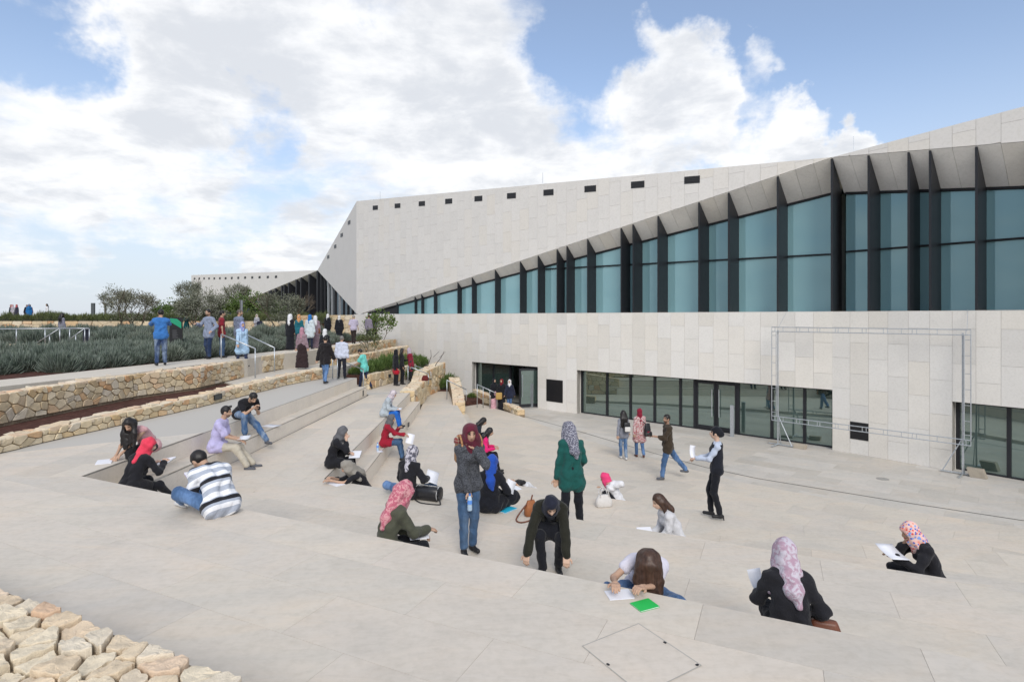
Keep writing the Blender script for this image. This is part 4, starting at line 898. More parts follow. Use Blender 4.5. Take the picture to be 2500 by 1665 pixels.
for (lab, s, d, h, tilt) in (('flat stone block weighing down the left foot of the screen frame', .95, .12, .16, 0), ('tilted pale stone block leaning by the right foot of the screen frame', fl + .18, .05, .26, .5), ('thin dark stone slab under the left foot of the screen frame', -.02, .25, .07, 0)):
    c = FA + fu * s + fn_ * d + Vector((0, 0, ZP)); w, dd, hh = .2, .11, h
    v = [Vector((x * w + (.03 if z else 0), y * dd, z * hh)) for z in (0, 1) for x, y in ((-1, -1), (1, -1), (1, 1), (-1, 1))]
    if tilt: v = [Vector((a.x + a.z * -.45, a.y, a.z * (1 if a.x < .3 else .9))) for a in v]
    ang = math.atan2(fu.y, fu.x); o = obj('stone_block', mesh('stone_block', v, [(0, 3, 2, 1), (4, 5, 6, 7), (0, 1, 5, 4), (1, 2, 6, 5), (2, 3, 7, 6), (3, 0, 4, 7)]), BLK, loc=c, label=lab, cat='stone block'); o.rotation_euler = (0, 0, ang)
    bv = o.modifiers.new('bevel', 'BEVEL'); bv.width = .012; bv.segments = 2
# totem sign and steles
tp = dp(430, 775, 22.6); t = empty('garden_sign', (tp.x, tp.y, 3.1), .25, label='black upright garden sign with a green and pink picture among the lavender', cat='sign')
hh = tp.z - 3.1; MB().box((-.225, -.05, 0), (.225, .05, hh)).build('sign_slab', BLACKM, t)
def picmat():
    m = MT('sign_picture'); s_ = m.n('ShaderNodeSeparateXYZ'); m.l(m.co.outputs['Object'], s_.inputs[0])
    f = m.math('ADD', m.math('MULTIPLY', s_.outputs[0], 1.6), m.math('MULTIPLY', s_.outputs[2], -.6)); f = m.math('ADD', f, m.math('MULTIPLY', m.noise(7, 3), .25)); f = m.math('ADD', f, .42)
    m.color(m.ramp(f, [(0, (.02, .30, .16)), (.42, (.03, .36, .2)), (.5, (.03, .12, .5)), (.62, (.6, .25, .3)), (.8, (.75, .5, .45))])).rough(.4); return m.m
MB().poly([(-.2, -.054, hh - .28 - .05 + .16), (.2, -.054, hh - .44), (.2, -.054, hh - .2), (.05, -.054, hh - .06), (-.2, -.054, hh - .03)], [(0, 1, 2, 3, 4)]).build('sign_picture', picmat(), t)
txt = plain('sign_text', (.16, .16, .17), .6)
for k in range(8):
    MB().box((-.12, -.053, hh - .52 - k * .045), (-.12 + random.uniform(.14, .24), -.051, hh - .51 - k * .045)).build('text_line', txt, t)
for (x, y0, w, d, lab) in ((226, 740, .29, 48.2, 'broad grey stele on the upper terrace left of the thin olive'), (256, 739, .13, 48.4, 'narrow grey stele beside the thin young olive')):
    p = dp(x, y0, d); MB().box((p.x - w / 2, d, 4.2), (p.x + w / 2, d + .12, p.z)).build('stele', plain('stele_grey', (.09, .10, .105), .6), label=lab, cat='stele')
p = dp(590, 733, 44.2); t = empty('lamp_post', (p.x, p.y, 4.2), label='slim grey square lamp post behind the blue-grey shirt man', cat='lamp post')
MB().box((-.12, -.05, 0), (.02, .05, p.z - 4.2)).build('post', plain('post_grey', (.12, .125, .13), .6), t); MB().box((.02, -.05, 0), (.07, .05, p.z - 4.2)).build('post_edge', STEEL, t)
p = dp(209, 802, 26.9); t = empty('planter_post', (p.x, p.y, 3.12), label='dark upright panel at the end of the steel rail', cat='panel'); MB().box((-.13, 0, 0), (.14, .06, .98)).build('panel_board', plain('panel_navy', (.025, .028, .045), .5), t); MB().box((-.15, -.02, .98), (.16, .08, 1.03)).build('panel_cap', BLACKM, t)
bs2 = stone_mat('boulder_stone', (.62, .56, .46), .06, 4, .2, .85, .4)
# ================================================================ people
# Each figure is grown as smooth distance fields on a small grid (surface nets), one field for the body and one for each garment.
def surface_nets(f, org, h):
    s = f < 0; nx, ny, nz = f.shape; sh = (nx - 1, ny - 1, nz - 1)
    acc = np.zeros(sh + (3,), np.float32); cnt = np.zeros(sh, np.float32)
    cr = [(i, j, k) for i in (0, 1) for j in (0, 1) for k in (0, 1)]
    sl = lambda c: f[c[0]:c[0] + nx - 1, c[1]:c[1] + ny - 1, c[2]:c[2] + nz - 1]
    for a in cr:
        for ax in range(3):
            if a[ax]: continue
            b = list(a); b[ax] = 1; fa, fb = sl(a), sl(b); m = (fa < 0) != (fb < 0)
            if not m.any(): continue
            t = fa[m] / (fa[m] - fb[m]); p = np.tile(np.array(a, np.float32), (len(t), 1)); p[:, ax] += t; acc[m] += p; cnt[m] += 1
    act = cnt > 0; idx = -np.ones(sh, np.int64); idx[act] = np.arange(act.sum())
    v = (acc[act] / cnt[act][:, None] + np.argwhere(act)) * h + org
    qs = []
    for ax in range(3):
        o = [(1, 2), (2, 0), (0, 1)][ax]
        a = [slice(1, -1)] * 3; b = [slice(1, -1)] * 3; a[ax] = slice(0, -1); b[ax] = slice(1, None)
        sa = s[tuple(a)]; sb = s[tuple(b)]; e = np.argwhere(sa != sb)
        if not len(e): continue
        flip = sa[tuple(e.T)]; e = e.copy()
        for d in range(3):
            if d != ax: e[:, d] += 1
        def cell(du, dv):
            c = e.copy(); c[:, o[0]] -= du; c[:, o[1]] -= dv; return idx[tuple(c.T)]
        q = np.stack([cell(0, 0), cell(1, 0), cell(1, 1), cell(0, 1)], 1); q[~flip] = q[~flip][:, ::-1]; qs.append(q)
    q = np.concatenate(qs) if qs else np.zeros((0, 4), int); q = q[(q >= 0).all(1)]
    return v, q
def rc(P, a, b, ra, rb):
    a = np.array(a, np.float32); d = np.array(b, np.float32) - a; l2 = float(d @ d) + 1e-9; t = np.clip((P - a) @ d / l2, 0, 1)
    return np.linalg.norm(P - a - t[..., None] * d, axis=-1) - (ra + t * (rb - ra))
def el(P, c, M, r):
    q = (P - np.array(c, np.float32)) @ np.array(M, np.float32); r = np.array(r, np.float32); k0 = np.linalg.norm(q / r, axis=-1); k1 = np.linalg.norm(q / (r * r), axis=-1) + 1e-6
    return k0 * (k0 - 1) / k1
def sm(a, b, k):
    h = np.clip(.5 + .5 * (b - a) / k, 0, 1); return b + (a - b) * h - k * h * (1 - h)
def field(prims, k, h, cut=None, fold=0.0, ph=0.0, pad=.05, fs=1.0):
    "prims: list of ('c',a,b,ra,rb) / ('e',c,M,r); cut(P) is subtracted with max; fold adds cloth ripples"
    lo = np.full(3, 1e9); hi = -lo
    for p in prims:
        if p[0] == 'c':
            for q, r in ((p[1], p[3]), (p[2], p[4])): lo = np.minimum(lo, np.array(q) - r); hi = np.maximum(hi, np.array(q) + r)
        else: r = max(p[3]); lo = np.minimum(lo, np.array(p[1]) - r); hi = np.maximum(hi, np.array(p[1]) + r)
    lo -= pad; hi += pad; n = np.maximum(4, np.ceil((hi - lo) / h).astype(int) + 1)
    ax = [lo[i] + np.arange(n[i]) * h for i in range(3)]; P = np.stack(np.meshgrid(*ax, indexing='ij'), -1).astype(np.float32)
    f = None
    for p in prims:
        g = rc(P, *p[1:]) if p[0] == 'c' else el(P, *p[1:]); f = g if f is None else sm(f, g, k)
    if fold:
        x, y, z = P[..., 0] * fs, P[..., 1] * fs, P[..., 2] * fs
        w = np.sin(x * 31 + 2.2 * np.sin(z * 17 + ph) + ph) * np.sin(y * 29 + 1.7 * np.sin(z * 13 - x * 9 + ph * 2)) + .7 * np.sin(z * 38 + 2.5 * np.sin(x * 14 + y * 11 + ph) + ph * 3) * np.sin((x + y) * 19 + ph)
        f = f + fold * w
    if cut is not None: f = np.maximum(f, cut(P))
    return surface_nets(f.astype(np.float32), lo, h)
def to_mesh(name, v, q, m=None):
    me = bpy.data.meshes.new(name); me.vertices.add(len(v)); me.vertices.foreach_set('co', v.astype(np.float32).ravel())
    me.loops.add(len(q) * 4); me.loops.foreach_set('vertex_index', q.astype(np.int32).ravel()); me.polygons.add(len(q))
    me.polygons.foreach_set('loop_start', np.arange(0, len(q) * 4, 4, dtype=np.int32)); me.polygons.foreach_set('use_smooth', np.ones(len(q), bool)); me.update(calc_edges=True); me.validate()
    if m is not None: me.materials.append(m)
    return me
def Rm(pitch=0, yaw=0, roll=0):
    "columns: right, forward, up; pitch>0 bends forward, yaw>0 turns left, roll>0 tips to the right"
    p, y, r = math.radians(-pitch), math.radians(yaw), math.radians(roll)
    return np.array((Matrix.Rotation(y, 3, 'Z') @ Matrix.Rotation(p, 3, 'X') @ Matrix.Rotation(r, 3, 'Y')))
def ik(a, t, l1, l2, pole):
    a = np.array(a, float); t = np.array(t, float); d = t - a; L_ = np.linalg.norm(d); mx = (l1 + l2) * .998
    if L_ > mx: d = d / L_ * mx; L_ = mx; t = a + d
    L_ = max(L_, abs(l1 - l2) + .02); x = (l1 * l1 - l2 * l2 + L_ * L_) / (2 * L_); hgt = math.sqrt(max(0, l1 * l1 - x * x)); dn = d / np.linalg.norm(d)
    p = np.array(pole, float); p = p - dn * (p @ dn); p /= (np.linalg.norm(p) + 1e-9); return a + dn * x + p * hgt, t
_cm = {}
def cloth(c, kind='plain', c2=None, rough=.85):
    key = (c, kind, c2)
    if key in _cm: return _cm[key]
    m = MT('cloth_' + kind); n = m.noise(9, 4, .6); col = m.mix(1.0, c, m.ramp(n, [(.3, (.86,) * 3), (.7, (1.1,) * 3)]), 'MULTIPLY'); fine = m.noise(160, 2, .5)
    if kind == 'denim':
        sx_ = m.noise(5, 3, .6, stretch=(1, 1, .35)); col = m.mix(m.ramp(sx_, [(.42, (0, 0, 0)), (.7, (1, 1, 1))]), c, c2 or tuple(min(1, x * 2.1 + .04) for x in c))
        col = m.mix(1.0, col, m.ramp(m.noise(60, 2, .5, stretch=(1, 1, .1)), [(.3, (.85,) * 3), (.7, (1.1,) * 3)]), 'MULTIPLY')
    elif kind == 'stripes':
        a = m.n('ShaderNodeAttribute', attribute_name='tc'); f = m.math('FRACT', m.math('MULTIPLY', a.outputs['Fac'], 4.0))
        col = m.ramp(f, [(0, (.80, .81, .84)), (.24, (.40, .44, .52)), (.46, (.80, .81, .84)), (.64, (.40, .44, .52)), (.76, (.02, .02, .025)), (.95, (.40, .44, .52))], 'CONSTANT'); col = m.mix(1.0, col, m.ramp(n, [(.3, (.9,) * 3), (.7, (1.05,) * 3)]), 'MULTIPLY')
    elif kind == 'plaid':
        s_ = m.n('ShaderNodeSeparateXYZ'); m.l(m.co.outputs['Object'], s_.inputs[0]); a = m.math('GREATER_THAN', m.math('FRACT', m.math('MULTIPLY', s_.outputs[0], 26.0)), .7); b = m.math('GREATER_THAN', m.math('FRACT', m.math('MULTIPLY', s_.outputs[2], 26.0)), .7)
        col = m.mix(m.math('MULTIPLY', m.math('ADD', a, b), .5), c, c2 or tuple(x * .5 for x in c))
    elif kind == 'floral':
        v = m.n('ShaderNodeTexVoronoi'); v.inputs['Scale'].default_value = 38; m.l(m.co.outputs['Object'], v.inputs['Vector']); sp = m.n('ShaderNodeSeparateColor'); m.l(v.outputs['Color'], sp.inputs[0])
        pat = m.ramp(sp.outputs[0], [(0, (.05, .12, .5)), (.22, (.7, .08, .08)), (.42, (.75, .28, .22)), (.6, (.2, .35, .7)), (.75, (.8, .45, .4))], 'CONSTANT'); col = m.mix(m.ramp(v.outputs['Distance'], [(.45, (1, 1, 1)), (.6, (0, 0, 0))]), c, pat)
    elif kind == 'blotch':
        b = m.noise(c2[3] if c2 and len(c2) > 3 else 22, 3, .6, dist=1.0); col = m.mix(m.ramp(b, [(.45, (0, 0, 0)), (.56, (1, 1, 1))]), c, tuple(c2[:3]))
    elif kind == 'weave':
        b = m.n('ShaderNodeTexVoronoi'); b.inputs['Scale'].default_value = 60; m.l(m.co.outputs['Object'], b.inputs['Vector']); col = m.mix(m.ramp(b.outputs['Distance'], [(.25, (0, 0, 0)), (.45, (1, 1, 1))]), c, c2)
        w = m.noise(3.0, 2, .5, stretch=(1, 1, .3)); col = m.mix(m.ramp(w, [(.60, (0, 0, 0)), (.62, (1, 1, 1))]), col, tuple(x * .35 for x in c2))
    fold = m.noise(13, 3, .55, dist=1.6); bp = m.n('ShaderNodeBump'); bp.inputs['Strength'].default_value = .55; bp.inputs['Distance'].default_value = .022; m.l(fold, bp.inputs['Height'])
    m.color(col).rough(rough, .15); m.bump(fine, .25, .002); bn = m.b.inputs['Normal'].links[0].from_node; m.l(bp.outputs[0], bn.inputs['Normal']); m.b.inputs['Sheen Weight'].default_value = .12; _cm[key] = m.m; return m.m
def hair_mat(c):
    key = (c, 'hair')
    if key in _cm: return _cm[key]
    m = MT('hair'); n = m.noise(40, 3, .6, stretch=(1, 1, .12)); m.color(m.mix(1.0, c, m.ramp(n, [(.3, (.6,) * 3), (.7, (1.5,) * 3)]), 'MULTIPLY')).rough(.45, .4); m.bump(n, .5, .004); _cm[key] = m.m; return m.m
def skin_mat():
    m = MT('skin'); a = m.n('ShaderNodeAttribute', attribute_name='Col'); m.color(a.outputs['Color']).rough(.55, .35); m.b.inputs['Subsurface Weight'].default_value = .0; return m.m
SKIN = skin_mat(); SHOE_D = plain('dark_shoe', (.02, .02, .022), .5); SHOE_W = plain('pale_shoe', (.6, .6, .6), .6); SHOE_G = plain('grey_shoe', (.10, .105, .12), .7); SHOE_B = plain('brown_shoe', (.10, .04, .03), .6); SOLE = plain('white_sole', (.7, .7, .68), .6)
TONE = {'l': (.58, .39, .29), 'm': (.47, .30, .21), 'd': (.36, .22, .15)}
UP = np.array([0, 0, 1.0])
def person(label, base, face, H=1.62, pose='stand', male=False, tone='m', top=None, pants=None, skirt=None, scarf=None, hair=None, shoes=SHOE_D,
           lean=0, roll=0, twist=0, curve=0, head=(0, 0, 0), hl=None, hr=None, el_=None, er_=None, fl_=None, fr_=None, kl=None, kr=None, pel=None, detail=1,
           sleeve=1.0, hem=.10, loose=.0, open_=None, world_hands=False, vest=None, group=None, bag=None, drop=.36, bare=False, shawl=False, hairdir=None, hairfront=False, hairlen=.38, footdir=None):
    """base: contact point (feet, or the seat under the pelvis); face: heading on the ground. All lengths below are for a 1.65 m figure."""
    k = H / 1.65; h = (.0125 if detail == 1 else .02 if detail == 2 else .032) / k; ph = random.uniform(0, 6)
    rz = math.atan2(-face[0], face[1]); T = empty('person', base, rz, label=label, cat='person', group=group); T.scale = (k, k, k)
    inv = (Matrix.Translation(base) @ Matrix.Rotation(rz, 4, 'Z') @ Matrix.Diagonal((k, k, k, 1))).inverted()
    wl_ = lambda p: np.array(inv @ Vector(p))
    fem = not male; hw = .085; shw = .138 if fem else .168; loose *= .55
    # ---- pose presets
    if pose == 'stand': pel_ = [0, 0, .93]; FL, FR = [-.09, -.02, .075], [.09, .03, .075]; KL = KR = [0, 1, .0]; HL, HR = [-.25, .03, .78], [.25, .03, .78]
    elif pose == 'walk': pel_ = [0, 0, .91]; FL, FR = [-.07, .27, .085], [.07, -.30, .16]; KL = KR = [0, 1, .0]; HL, HR = [-.25, -.12, .82], [.25, .2, .84]
    elif pose == 'sit': pel_ = [0, -.06, .115]; FL, FR = [-.10, .44, -drop + .075], [.10, .44, -drop + .075]; KL, KR = [-.15, .5, 1], [.15, .5, 1]; HL, HR = [-.14, .32, .30], [.14, .32, .30]
    elif pose == 'floor': pel_ = [0, 0, .115]; FL, FR = [.10, .36, .06], [-.10, .34, .06]; KL, KR = [-1.2, .5, .25], [1.2, .5, .25]; HL, HR = [-.15, .36, .25], [.15, .36, .25]
    elif pose == 'knees': pel_ = [0, 0, .115]; FL, FR = [-.10, .52, .075], [.10, .52, .075]; KL, KR = [-.25, .4, 1], [.25, .4, 1]; HL, HR = [-.12, .36, .38], [.12, .36, .38]
    elif pose == 'squat': pel_ = [0, -.22, .46]; FL, FR = [-.12, .04, .075], [.13, -.04, .075]; KL, KR = [-.3, 1, .4], [.3, 1, .4]; HL, HR = [-.25, .4, .15], [.3, .4, .1]
    if pel is not None: pel_ = pel
    FL = fl_ or FL; FR = fr_ or FR; KL = kl or KL; KR = kr or KR
    conv = (lambda p: wl_(p)) if world_hands else (lambda p: np.array(p, float))
    HL = conv(hl) if hl is not None else np.array(HL, float); HR = conv(hr) if hr is not None else np.array(HR, float)
    p0 = np.array(pel_, float); R1 = Rm(lean, twist * .5, roll); R2 = Rm(lean + curve, twist, roll * 1.2)
    p1 = p0 + R1 @ (UP * .26); p2 = p1 + R2 @ (UP * .25); s_r = R2[:, 0]; fwd = R2[:, 1]; upv = R2[:, 2]
    sL = p2 - s_r * shw - upv * .062; sR = p2 + s_r * shw - upv * .062
    RH = Rm(lean * .35 + curve * .5 + head[0], twist + head[1], head[2]); nk = p2 + upv * .055 + fwd * .012; hc = nk + RH[:, 2] * .115 + RH[:, 1] * .022
    hipL = p0 - R1[:, 0] * hw; hipR = p0 + R1[:, 0] * hw
    kL_, aL = ik(hipL, FL, .42, .42, KL); kR_, aR = ik(hipR, FR, .42, .42, KR)
    dnL = np.array(el_ if el_ is not None else [-.6, -.7, -.6]); dnR = np.array(er_ if er_ is not None else [.6, -.7, -.6])
    eL, wL = ik(sL, HL, .275, .245, dnL); eR, wR = ik(sR, HR, .275, .245, dnR)
    # ---- body
    tr = 1.0 if fem else 1.12
    def torso(g, z0=0.0, z1=1.0, wide=1.0):
        o = .052 * wide * tr; a = p0; b = p1; c = p2 - upv * .07; sr1 = R1[:, 0]; L_ = []
        for sg in (-1, 1): L_ += [('c', a + sr1 * o * sg * 1.25, b + sr1 * o * sg * .95, .086 * tr + g, .066 * tr + g), ('c', b + sr1 * o * sg * .95, c + s_r * o * sg * 1.2, .066 * tr + g, .070 * tr + g)]
        L_ += [('c', sL, p2 - upv * .03, .040 * tr + g, .046 * tr + g), ('c', sR, p2 - upv * .03, .040 * tr + g, .046 * tr + g)]
        if fem: L_ += [('e', p2 - upv * .15 + fwd * .07, R2, (.10 + g, .048 + g, .055 + g))]
        return L_
    def arms(g, u=1.0, lo_=1.0, tp=0.0):
        L_ = []
        for s0, e0, w0 in ((sL, eL, wL), (sR, eR, wR)):
            if u < 1: L_ += [('c', s0, s0 + (e0 - s0) * u, .042 * tr + g, .040 * tr + g + tp)]
            else:
                L_ += [('c', s0, e0, .042 * tr + g, .034 * tr + g)]
                if lo_ > 0: L_ += [('c', e0, e0 + (w0 - e0) * lo_, .034 * tr + g, (.034 - .011 * lo_) * tr + g + tp)]
        return L_
    def legs(g, to=1.0, kn=.060, an=.040):
        L_ = []
        for h0, k0, a0 in ((hipL, kL_, aL), (hipR, kR_, aR)):
            if to <= .5: L_ += [('c', h0, h0 + (k0 - h0) * to * 2, .080 * tr + g, .068 * tr + g)]
            else: L_ += [('c', h0, k0, .079 * tr + g, kn * tr + g), ('c', k0, k0 + (a0 - k0) * (to - .5) * 2, kn * tr + g, an * tr + g)]
        return L_
    bd = torso(-.012) + arms(-.004) + legs(-.012, 1.0, .05, .034) + [('c', p2 - upv * .03, nk + RH[:, 2] * .04, .047 * tr, .043 * tr), ('e', hc + RH[:, 2] * .015 - RH[:, 1] * .008, RH, (.072, .088, .095)), ('e', hc - RH[:, 2] * .045 + RH[:, 1] * .028, RH, (.052, .058, .062)),
          ('e', hc + RH[:, 1] * .092 - RH[:, 2] * .018, RH, (.013, .02, .022))]
    for sg in (-1, 1): bd += [('e', hc + RH[:, 0] * .073 * sg - RH[:, 2] * .012, RH, (.012, .02, .028))]
    v, q = field(bd, .03, h)
    hb, hq, off = [v], [q], len(v)
    def hand(e0, w0, sg, curl):
        d = (w0 - e0); d /= np.linalg.norm(d); side = np.cross(d, UP); n_ = np.linalg.norm(side); side = side / n_ if n_ > .2 else s_r * 1.0
        nrm = np.cross(side, d); thumb = side * (-sg); pm = w0 + d * .075; P_ = [('c', w0 - d * .03, w0 + d * .02, .026, .026)]
        for i in range(4):
            b0 = w0 + d * .02 + side * (i - 1.5) * .017; b1 = w0 + d * (.088 - .004 * abs(i - 1.2)) + side * (i - 1.5) * .02; P_.append(('c', b0, b1, .0135, .0115)); ln = (.062, .07, .066, .052)[i if sg > 0 else 3 - i]
            c1 = b1 + (d * math.cos(curl) - nrm * math.sin(curl)) * ln * .55; c2_ = c1 + (d * math.cos(curl * 2.1) - nrm * math.sin(curl * 2.1)) * ln * .5; P_ += [('c', b1, c1, .0105, .0095), ('c', c1, c2_, .0095, .008)]
        t0 = w0 + d * .03 + thumb * .025; t1 = t0 + (d * .6 + thumb * .75 - nrm * .2) * .045; P_ += [('c', t0, t1, .0135, .0115), ('c', t1, t1 + (d * .85 + thumb * .2 - nrm * .25) * .035, .011, .009)]
        return field(P_, .006, (.0058 if detail == 1 else .009) / k, pad=.02)
    if detail < 3:
        for e0, w0, sg in ((eL, wL, 1), (eR, wR, -1)):
            v2, q2 = hand(e0, w0, sg, .55); hb.append(v2); hq.append(q2 + off); off += len(v2)
    else:
        for e0, w0 in ((eL, wL), (eR, wR)):
            d = (w0 - e0); d /= np.linalg.norm(d); v2, q2 = field([('c', w0, w0 + d * .12, .03, .022)], .02, h); hb.append(v2); hq.append(q2 + off); off += len(v2)
    v = np.concatenate(hb); q = np.concatenate(hq); me = to_mesh('body', v, q, SKIN)
    # face and skin colouring
    vv = np.empty(len(me.vertices) * 3, np.float32); me.vertices.foreach_get('co', vv); vv = vv.reshape(-1, 3)
    col = np.tile(np.array(TONE[tone] + (1,), np.float32), (len(vv), 1)); l_ = (vv - hc) @ RH
    hd = np.linalg.norm(l_, axis=1) < .16; x_, y_, z_ = l_.T; front = hd & (y_ > .03)
    for sg in (-1, 1): col[front & (((x_ - .03 * sg) / .018) ** 2 + ((z_ - .018) / .010) ** 2 < 1), :3] = (.03, .02, .018); col[front & (((x_ - .032 * sg) / .024) ** 2 + ((z_ - .042) / .008) ** 2 < 1), :3] *= .35
    col[front & ((x_ / .026) ** 2 + ((z_ + .062) / .010) ** 2 < 1), :3] = (.36, .13, .12)
    if male: col[front & (z_ < -.04) & (z_ > -.13) & (np.abs(x_) < .07), :3] *= .38
    at = me.color_attributes.new('Col', 'FLOAT_COLOR', 'POINT'); at.data.foreach_set('color', col.ravel())
    obj('body', me, None, T)
    def garment(name, prims, k_, m, cut=None, fold=.005, tcattr=False, fs=1.0):
        v, q = field(prims, k_, h, cut, fold, ph, fs=fs)
        if len(q) == 0: return
        me = to_mesh(name, v, q, m)
        if tcattr:
            vv = np.empty(len(me.vertices) * 3, np.float32); me.vertices.foreach_get('co', vv); vv = vv.reshape(-1, 3); a = me.attributes.new('tc', 'FLOAT', 'POINT'); a.data.foreach_set('value', np.ascontiguousarray(((vv - p0) @ ((p2 - p0) / np.linalg.norm(p2 - p0)) + .2).astype(np.float32)))
        return obj(name, me, None, T)
    seated = pose in ('sit', 'floor', 'knees')
    g = .008 if detail < 3 else .012
    if pants: garment('trousers', [('c', hipL, hipR, .085 * tr + g, .085 * tr + g), ('c', p0, p0 + R1[:, 2] * .08, .098 * tr, .09 * tr)] + legs(g, .96 if not bare else .93, .054, .046), .045, pants, None, .006)
    if skirt:
        mk = (kL_ + kR_) / 2; ma = (aL + aR) / 2; P_ = [('c', p0 + R1[:, 2] * .1, p0, .10, .125)]
        for h0, k0, a0 in ((hipL, kL_, aL), (hipR, kR_, aR)): P_ += [('c', h0, k0, .095, .10), ('c', k0, a0 + np.array([0, 0, -.0]), .10, .125 if not seated else .085)]
        P_ += [('c', (hipL + hipR) / 2, mk, .11, .115), ('c', mk, ma, .115, .135 if not seated else .08)]
        zf_ = min(aL[2], aR[2]) - .055; garment('skirt', P_, .10, skirt, lambda P: (zf_ - P[..., 2]), .010)
    if top:
        tl = g + .006 + loose; P_ = torso(tl, wide=1.05) + (arms(tl * .9, 1.0 if sleeve > .5 else sleeve * 1.6, max(0, (sleeve - .5) * 2) * .97, .008) if sleeve > 0 else [])
        dn = -R1[:, 2]
        if hem > 0:
            if seated: P_ += [('c', hipL, hipL + (kL_ - hipL) * min(.75, hem * 1.8), .090 * tr + tl, .085 + tl), ('c', hipR, hipR + (kR_ - hipR) * min(.75, hem * 1.8), .090 * tr + tl, .085 + tl), ('c', hipL, hipR, .092 * tr + tl, .092 * tr + tl)]
            else:
                for h0, k0 in ((hipL, kL_), (hipR, kR_)): P_ += [('c', h0, h0 + (k0 - h0) * hem * 2.2, .088 * tr + tl, .088 + tl + hem * .10)]
                P_ += [('c', p0, p0 + ((kL_ + kR_) / 2 - p0) * hem * 2.0, .092 + tl, .09 + tl)]
        nk0 = p2 + upv * .012
        garment('top', P_, .034, top, lambda P: (P - nk0.astype(np.float32)) @ upv.astype(np.float32) - .03, .0075 + loose * .15, tcattr=True)
    if vest: garment('waistcoat', torso(g + .022, wide=1.1) + [('c', hipL, hipR, .100 * tr + g, .100 * tr + g)], .04, vest, lambda P: np.maximum(np.abs((P - p2.astype(np.float32)) @ s_r.astype(np.float32)) - .165, (P - (p2 - upv * .02).astype(np.float32)) @ upv.astype(np.float32)), .004)
    if open_:   # open jacket: a layer with the front cut away
        P_ = torso(g + .03 + loose, wide=1.15)
        for h0, k0 in ((hipL, kL_), (hipR, kR_)): P_ += [('c', h0, h0 + (k0 - h0) * .5, .105 * tr + g, .115 + g)]
        garment('jacket_sleeves', arms(g + .016, 1, .97, .008), .03, open_, None, .005)
        garment('jacket', P_, .05, open_, lambda P: np.maximum((P - (p2 + upv * .02).astype(np.float32)) @ upv.astype(np.float32), np.minimum(((P - p1.astype(np.float32)) @ fwd.astype(np.float32)) - .03, .07 - np.abs((P - p1.astype(np.float32)) @ s_r.astype(np.float32)))), .007)
    # shoes
    fd = np.array(footdir if footdir is not None else [0, 1, 0], float)
    for a0, k0, sg in ((aL, kL_, -1), (aR, kR_, 1)):
        if shoes is None: continue
        d = fd + np.array([.18 * sg, 0, 0]); sh_ = (a0 - k0); sh_ /= np.linalg.norm(sh_)
        if abs(sh_[2]) < .75: d = d * .25 + np.array([sh_[0], sh_[1], 0]) * .3 + np.array([0, 0, -.35]) if pose == 'walk' else d
        d /= np.linalg.norm(d); z = np.array([0, 0, -.042]); o = garment('shoe', [('c', a0 + z - d * .035, a0 + z + d * .13, .036, .031), ('c', a0 + sh_ * -.01, a0 + z * .7, .038, .036)], .03, shoes, None, 0)
    X, Yv, Z = RH[:, 0], RH[:, 1], RH[:, 2]
    if scarf:
        f0 = hc + Yv * .085 - Z * .012; P_ = [('e', hc + Z * .012 - Yv * .012, RH, (.093, .112, .118)), ('c', hc - Z * .06, nk - upv * .02, .074, .082), ('c', p2 - s_r * .075 - upv * .04, p2 + s_r * .075 - upv * .04, .062, .062),
             ('c', nk + fwd * .03, p2 - upv * .15 + fwd * .075, .075, .05), ('c', nk - fwd * .03, p2 - upv * .14 - fwd * .065, .075, .045)]
        if shawl: P_ += [('c', hc - Yv * .06, p2 - upv * .16 - fwd * .09 + s_r * .03, .085, .07), ('c', p2 - upv * .16 - fwd * .09 + s_r * .03, p2 - upv * .27 - fwd * .10 + s_r * .06, .06, .03), ('c', hc - X * .06 - Z * .05, p2 - s_r * .14 - upv * .16 + fwd * .02, .06, .04)]
        garment('headscarf', P_, .05, scarf, lambda P: -el(P, f0, RH, (.058, .075, .076)), .008, fs=1.15)
    if hair:
        kind, hm = hair; cap = [('e', hc + Z * .022 - Yv * .018, RH, (.084, .098, .102))]
        cutf = lambda P: np.minimum((P - (hc + Yv * .052).astype(np.float32)) @ Yv.astype(np.float32), (-((P - (hc + Z * .055).astype(np.float32)) @ Z.astype(np.float32))))
        if kind == 'turban':
            garment('turban', [('e', hc + Z * .025 - Yv * .012, RH, (.088, .106, .104)), ('e', hc - Yv * .105 - Z * .015, RH, (.055, .05, .06))], .03, hm, lambda P: np.minimum((P - (hc + Yv * .05).astype(np.float32)) @ Yv.astype(np.float32), (-((P - (hc + Z * .04).astype(np.float32)) @ Z.astype(np.float32)))), .005, fs=1.5)
        elif kind == 'short':
            neckc = lambda P: np.maximum(cutf(P), -((P - (hc - Z * .055).astype(np.float32)) @ Z.astype(np.float32)))
            garment('hair', cap, .03, hm, neckc, .003, fs=1.6)
        else:
            hd_ = np.array(hairdir, float) if hairdir is not None else None; P_ = list(cap); n_st = 11 if detail < 3 else 4
            for i in range(n_st):
                a = (i / (n_st - 1) - .5) * 2; sx0 = hc + X * .075 * a - Yv * (.075 * math.sqrt(max(0, 1 - a * a * .7))) + Z * .0
                if hd_ is None: m1 = p2 + s_r * .10 * a - fwd * (.085) + upv * .0; e1 = m1 - UP * hairlen * random.uniform(.55, 1) - fwd * .02 + s_r * random.uniform(-.02, .02)
                else: m1 = sx0 + hd_ * .14 + Yv * .06 + X * .03 * a; e1 = m1 + hd_ * hairlen * random.uniform(.6, 1) + X * random.uniform(-.05, .05)
                P_ += [('c', sx0, m1, .036, .032), ('c', m1, e1, .032, .012)]
